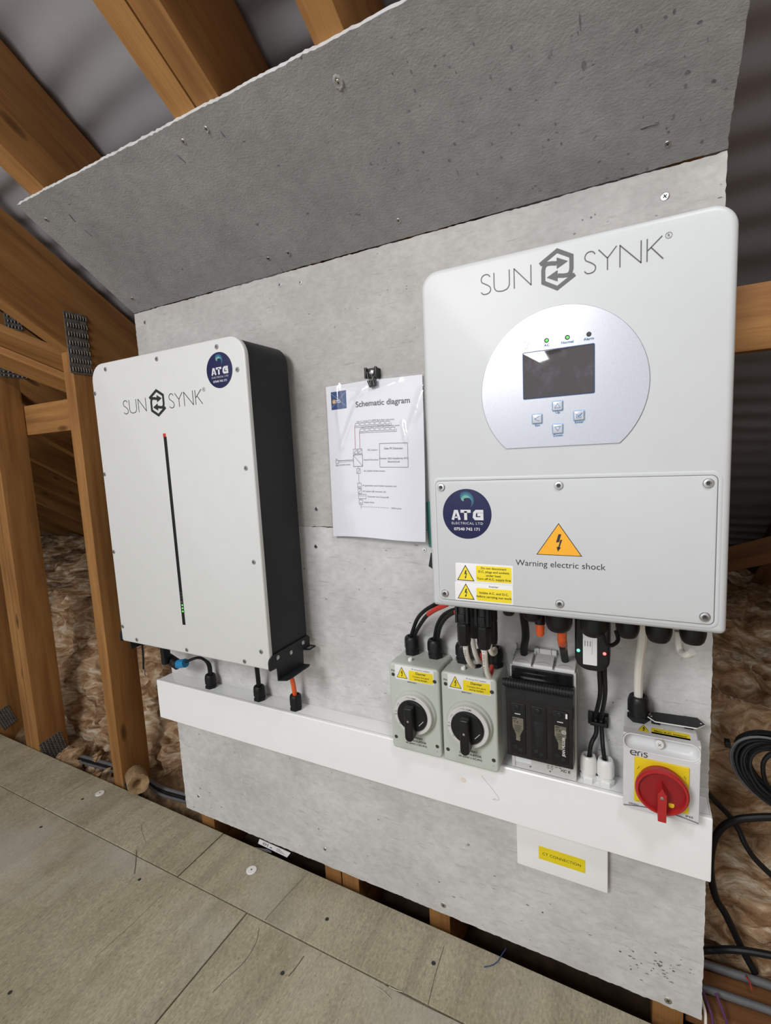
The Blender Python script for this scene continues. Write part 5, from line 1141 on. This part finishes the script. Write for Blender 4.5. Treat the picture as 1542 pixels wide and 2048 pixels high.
# right: plank with conduits, void wires
o = beam('plank', (1.180, .083, -1.347), (1.535, .083, -1.347), .105, .032, 'dark_pine', None); tag(o, 'brown timber plank on the floor right of the board, under grey conduits', 'plank')
for k, y in enumerate((.112, .066)):
    mb = MB(); mb.tube([(1.17, y - .004, -1.3215), (1.25, y, -1.3215), (1.33, y + .003, -1.3215), (1.52, y - .004, -1.3215)], .0070 if k == 0 else .0062, 12, 6)
    tag(obj('conduit', mb, 'grey_cable', org=(1.17, y, -1.3285)), ('thicker grey conduit on the plank at the right edge, rear one', 'grey conduit on the plank at the right edge, front one')[k], 'conduit', 'grey conduits on the plank')
mb = MB(); c = at(1498, 1970, z=-1.315); mb.tube([c + Vector((-.003, .012, .004)), c + Vector((0, .002, .006)), c + Vector((.003, -.009, .001))], .0012, 8); tag(obj('cable_tie', mb, 'red', org=c), 'small dark red tie round the rear grey conduit', 'cable tie')
for k, (a, b, m_) in enumerate((((1409, 2018), (1413, 2075), 'white_cable'), ((1423, 2030), (1428, 2080), 'purple_cable'), ((1452, 2040), (1462, 2085), 'purple_cable'))):
    P0, P1 = at(*a, y=.02), at(*b, y=-.01); cable('void_wire', [P0 + Vector((-.01, .03, .01)), P0, P0.lerp(P1, .6), P1], .0022, m_, ('pale wire dropping into the dark gap below the plank', 'purple wire dropping into the dark gap, next to the pale one', 'purple wire in the dark gap nearest the right edge')[k])
for pts, r_, lab in (
    ([(1396, 1560, .10), (1415, 1585, .12), (1436, 1608, .128), (1461, 1634, .131), (1478, 1660, .129), (1490, 1688, .125), (1512, 1720, .125), (1548, 1755, .125)], .0046, 'black cable falling diagonally to the right edge over the wool'),
    ([(1560, 1634, .115), (1510, 1635, .110), (1472, 1640, .108), (1443, 1656, .111), (1427, 1685, .116), (1421, 1725, .12), (1424, 1765, .12), (1434, 1800, .122), (1452, 1830, .125), (1478, 1885, .132), (1488, 1905, .132), (1510, 1945, .13)], .0060, 'black cable bending round beside the trunking end and down'),
    ([(1390, 1903, .10), (1420, 1900, .115), (1460, 1899, .114), (1500, 1903, .114), (1560, 1914, .115)], .0058, 'black cable running level low at the right edge')):
    cable('loose_cable', [at(a, b, y=y) for a, b, y in pts], r_, 'black_rubber', lab, None, 6)
t = thing('cable_coil', at(1545, 1625, y=.15), 'big coil of black cable hung against the wool at the right edge', 'cable coil')
cn = at(1568, 1545, y=.135); ex = (at(1580, 1555, y=.135) - cn); random.seed(11)
sc_m = (at(1578, 1545, y=.135) - cn).length / 10
mb = MB()
for k in range(20):
    a_, b_ = random.uniform(74, 112) * sc_m, random.uniform(46, 74) * sc_m; off = random.uniform(-.018, .012); ph = random.uniform(-4, 4) * sc_m
    ring_ = []
    for i in range(41):
        an = 2 * PI * i / 40; u, v = a_ * math.cos(an), b_ * math.sin(an); th = -.55
        ring_.append(cn + Vector((u * math.cos(th) - v * math.sin(th) + ph, off + .012 * math.sin(an), u * math.sin(th) + v * math.cos(th))))
    mb.tube(ring_, .0030, 7, 1, sm=False)
obj('black_turns', mb, 'black_rubber', t)
mb = MB(); 
for k in range(2):
    ring_ = []
    for i in range(41):
        an = 2 * PI * i / 40; u, v = (118 + 5 * k) * sc_m * math.cos(an), (80 + 3 * k) * sc_m * math.sin(an); th = -.55
        ring_.append(cn + Vector((u * math.cos(th) - v * math.sin(th), -.012 - .004 * k, u * math.sin(th) + v * math.cos(th))))
    mb.tube(ring_, .0020, 7, 1, sm=False)
obj('grey_turns', mb, 'grey_cable', t, label='thin grey turns round the outside of the coil')
mb = MB(); mb.tube([at(1560, 1500, y=.11), at(1536, 1512, y=.11), at(1526, 1530, y=.11), at(1530, 1560, y=.112), at(1545, 1585, y=.115)], .0035, 8); obj('inner_turn', mb, 'black_rubber', t)
c = at(1455, 1487, y=.11); mb = MB(); mb.box(c.x - .004, c.x + .004, .105, .118, c.z - .005, c.z + .005, .001); obj('tie', mb, 'black_rubber', t)

# leaflet and foil in the gap below the board, short blue wire, deck screws and litter
a = [at(*q, y=.006) for q in ((519, 1678), (581, 1706), (574, 1715), (516, 1687))]
t = thing('instruction_slip', a[3], 'small printed white slip poking out under the lower board', 'leaflet')
mb = MB(); mb.loft([a, [p + Vector((0, .0008, 0)) for p in a]]); obj('slip', mb, 'sticker_white', t)
mb = MB(); c0, c1, c3 = a[0], a[1], a[3]
def SL_(u, v): return c0 + (c1 - c0) * u + (c3 - c0) * (1 - v) + Vector((0, -.0003, 0))
for j in range(4): mb.stroke([(.58, .25 + j * .17), (.86 - .05 * j, .25 + j * .17)], .05, SL_)
mb.ring((.20, .5), .06, .035, lambda u, v: SL_(u, .5 + (v - .5) * 4), 12); mb.stroke([(.3, .2), (.3, .8)], .02, SL_); mb.stroke([(.38, .35), (.44, .35)], .2, SL_); obj('lettering', mb, 'grey_ink', t)
a = [at(*q, z=DECK_Z + .0006) for q in ((510, 1695), (535, 1699), (543, 1706), (531, 1703))]
mb = MB(); mb.loft([a, [p + Vector((0, 0, .001 + .003 * (i == 2))) for i, p in enumerate(a)]]); tag(obj('torn_paper', mb, 'grey_cable', org=a[0]), 'torn grey paper scrap at the deck edge by the slip', 'scrap')
pts = [at(a_, b_, z=DECK_Z + h_) for a_, b_, h_ in ((1012, 1897, .004), (1002, 1912, .003), (996, 1922, .0015), (985, 1930, .0012), (968, 1934, .0012))]
cable('wire_offcut', pts, .0009, 'blue_tape' if 0 else 'navy_bright', 'short blue wire offcut on the deck under the board')
DS = [(165, 1598), (279, 1759), (82, 1654), (20, 1985), (867, 1926), (1190, 1990), (256, 1920), (654, 1838), (565, 1946), (213, 1915)]
for i, q in enumerate(DS[:4] + DS[4:5] + DS[7:9]):
    c = at(*q, z=DECK_Z); mb = MB(); mb.lathe([(.0042, 0), (.0040, .0003), (.0026, .0004)], (c.x, c.y, DECK_Z - .0002), 'z', 12)
    obj('deck_screw', mb, 'recess', fl, org=(c.x, c.y, DECK_Z))
random.seed(5)
mb = MB()
for i in range(900):
    x = random.gauss(.62, .38); y = -.01 - abs(random.gauss(0, .16))
    if not (-.6 < x < 1.4 and -.75 < y < edge_y(x) - .004): continue
    s = random.uniform(.0003, .0011); a = random.uniform(0, 6.28); l_ = random.choice((1, 1, 1.6, 2.6)); h = s * .5
    dx, dy = math.cos(a) * s * l_, math.sin(a) * s * l_; ex_, ey_ = -math.sin(a) * s * .5, math.cos(a) * s * .5; z = DECK_Z
    mb.loft([[(x - dx - ex_, y - dy - ey_, z), (x + dx - ex_, y + dy - ey_, z), (x + dx + ex_, y + dy + ey_, z), (x - dx + ex_, y - dy + ey_, z)], [(x - dx * .6, y - dy * .6, z + h), (x + dx * .7, y + dy * .7, z + h), (x + dx * .6 + ex_, y + dy * .6 + ey_, z + h), (x - dx * .5 + ex_, y - dy * .5 + ey_, z + h)]])
tag(obj('sawdust_litter', mb, 'crumb', flat=True), 'pale sawdust crumbs and splinters scattered on the deck', 'litter', kind='stuff')

# dirt, pits and stains with a shape of their own on the boards; scratches on the deck
plain('stain', (0.16, 0.165, 0.165), 0.9, 0.3, 120); plain('pale_stain', (0.66, 0.655, 0.64), 0.9, 0.1, 120); plain('deck_scratch', (0.10, 0.09, 0.07), 0.9, 0.2, 120)
def blot(mb, c, e1, e2, r1, r2, seed, n=11):
    mb.face([mb.V(c + e1 * math.cos(2 * PI * i / n) * r1 * (1 + .6 * noise.noise(Vector((i * 1.3, seed, 1)))) + e2 * math.sin(2 * PI * i / n) * r2 * (1 + .6 * noise.noise(Vector((i * 1.1, seed, 5))))) for i in range(n)])
bd = [o for o in bpy.data.objects if o.name.startswith('cement_board')]
EX, EZ = Vector((1, 0, 0)), Vector((0, 0, 1)); random.seed(3)
up, lo, slp = bd[0], bd[1], bd[2]
mb = MB()
for i, (px, py, w_, h_) in enumerate(((618, 628, 2.2, .8), (813, 572, .9, .9), (813, 578, .9, .9), (775, 580, .8, 1.2), (540, 597, .9, .9), (540, 620, .7, .7), (830, 655, .8, .7), (1182, 435, 1.6, 1.5), (1190, 429, 1.0, 1.2), (1165, 440, 1.2, 1.0), (1440, 395, 2.5, .9), (810, 1020, 1.0, 1.0), (745, 660, 1.4, .4), (690, 618, 1.6, .4), (715, 617, 1.8, .4), (760, 590, 1.3, .4))):
    blot(mb, at(px, py, y=-.0002), EX, EZ, w_ * .0011, h_ * .0011, i)
o = obj('pit_marks', mb, 'stain', up, flat=True); o['kind'] = 'stuff'
mb = MB()
for i in range(44):
    px, py = random.gauss(1330, 48), random.gauss(1938, 14); py += (px - 1330) * .22
    if px > 1398: continue
    blot(mb, at(px, py, y=-.0002), EX, EZ, random.uniform(.0006, .0030), random.uniform(.0004, .0016), i)
for i, (px, py, w_, h_) in enumerate(((878, 1764, 1.6, 1.2), (637, 1658, 1.2, 1.6), (642, 1670, .9, .9), (640, 1640, .8, .6), (1055, 1810, 2.8, 1.0), (1085, 1825, 1.6, 1.6), (1100, 1808, 1.6, .5), (1180, 1870, 2.4, .7), (1260, 1912, 2.6, .8), (1060, 1880, 1, .6), (436, 1480, .8, .8), (443, 1614, 1.3, 1.6), (620, 1418, .8, 2.0), (618, 1398, .7, 1.0), (760, 1395, 1.0, .5), (1200, 1500, 1, 1), (1226, 1405, 1, 1), (1218, 1480, .8, .8))):
    blot(mb, at(px, py, y=-.0002), EX, EZ, w_ * .0012, h_ * .0012, i + 70)
o = obj('stain_marks', mb, 'stain', lo, flat=True); o['kind'] = 'stuff'
mb = MB()
for i, (px, py, w_, h_) in enumerate(((481, 1512, 1.3, 5), (483, 1560, 1.0, 4), (490, 1588, 1.0, 3), (638, 1565, 1, 2), (826, 1598, .8, 4), (830, 1612, .6, 4))): blot(mb, at(px, py, y=-.0002), EX, EZ, w_ * .0012, h_ * .0012, i + 170)
o = obj('pale_marks', mb, 'pale_stain', lo, flat=True); o['kind'] = 'stuff'
mb = MB()
for i in range(70):
    px, py = random.uniform(780, 1470), random.uniform(20, 400)
    if py > 470 - (px - 900) * .27 - 20: continue
    blot(mb, onsb(px, py) - nrm * .0003, EX, dv, random.uniform(.0006, .0022), random.uniform(.0006, .0026), i + 300)
for i, (px, py, w_, h_) in enumerate(((1160, 45, .8, 9), (1168, 130, 2.5, 5), (1375, 145, 3, 2), (1400, 44, 2.5, 1.5), (1312, 247, 3.0, 1.2), (1288, 257, 4.0, 1.0), (1345, 238, 2, .6), (915, 345, 1.2, 4), (742, 328, 2, 2), (615, 427, 3, 1.6), (705, 450, 2, .6), (535, 512, 1.5, 1))):
    blot(mb, onsb(px, py) - nrm * .0003, EX, dv, w_ * .0011, h_ * .0011, i + 500)
o = obj('stain_marks', mb, 'stain', slp, flat=True); o['kind'] = 'stuff'
mb = MB()
for pts, wd in ((((273, 1700), (272, 1722), (269, 1748)), .0022), (((608, 1912), (594, 1932), (577, 1953)), .0016), (((518, 1856), (512, 1885), (490, 1922), (455, 1955), (425, 1985)), .0010), (((283, 1650), (284, 1664), (292, 1684)), .0008), (((530, 1840), (565, 1800), (610, 1752)), .0008), (((325, 1790), (262, 1850), (190, 1915)), .0008), (((856, 2010), (872, 1945), (888, 1893)), .0010), (((770, 1970), (850, 2012), (930, 2050)), .0008)):
    q = [at(a, b, z=DECK_Z) for a, b in pts]; mb.stroke([(p.x, p.y) for p in q], wd, FT(DECK_Z + .0002), 4)
o = obj('scratch_marks', mb, 'deck_scratch', fl, flat=True); o['kind'] = 'stuff'
for k, (pts, lab) in enumerate(((((748, 1972), (765, 1982), (782, 1998)), 'pale forked splinter on the deck near the lower picture edge'), (((778, 1973), (792, 1980), (806, 1984)), 'pale straight splinter lying along the deck joint'))):
    mb = MB(); mb.tube([at(a, b, z=DECK_Z + .0012) for a, b in pts], .0008, 6, 5); tag(obj('splinter', mb, 'crumb', org=at(*pts[0], z=DECK_Z)), lab, 'splinter')
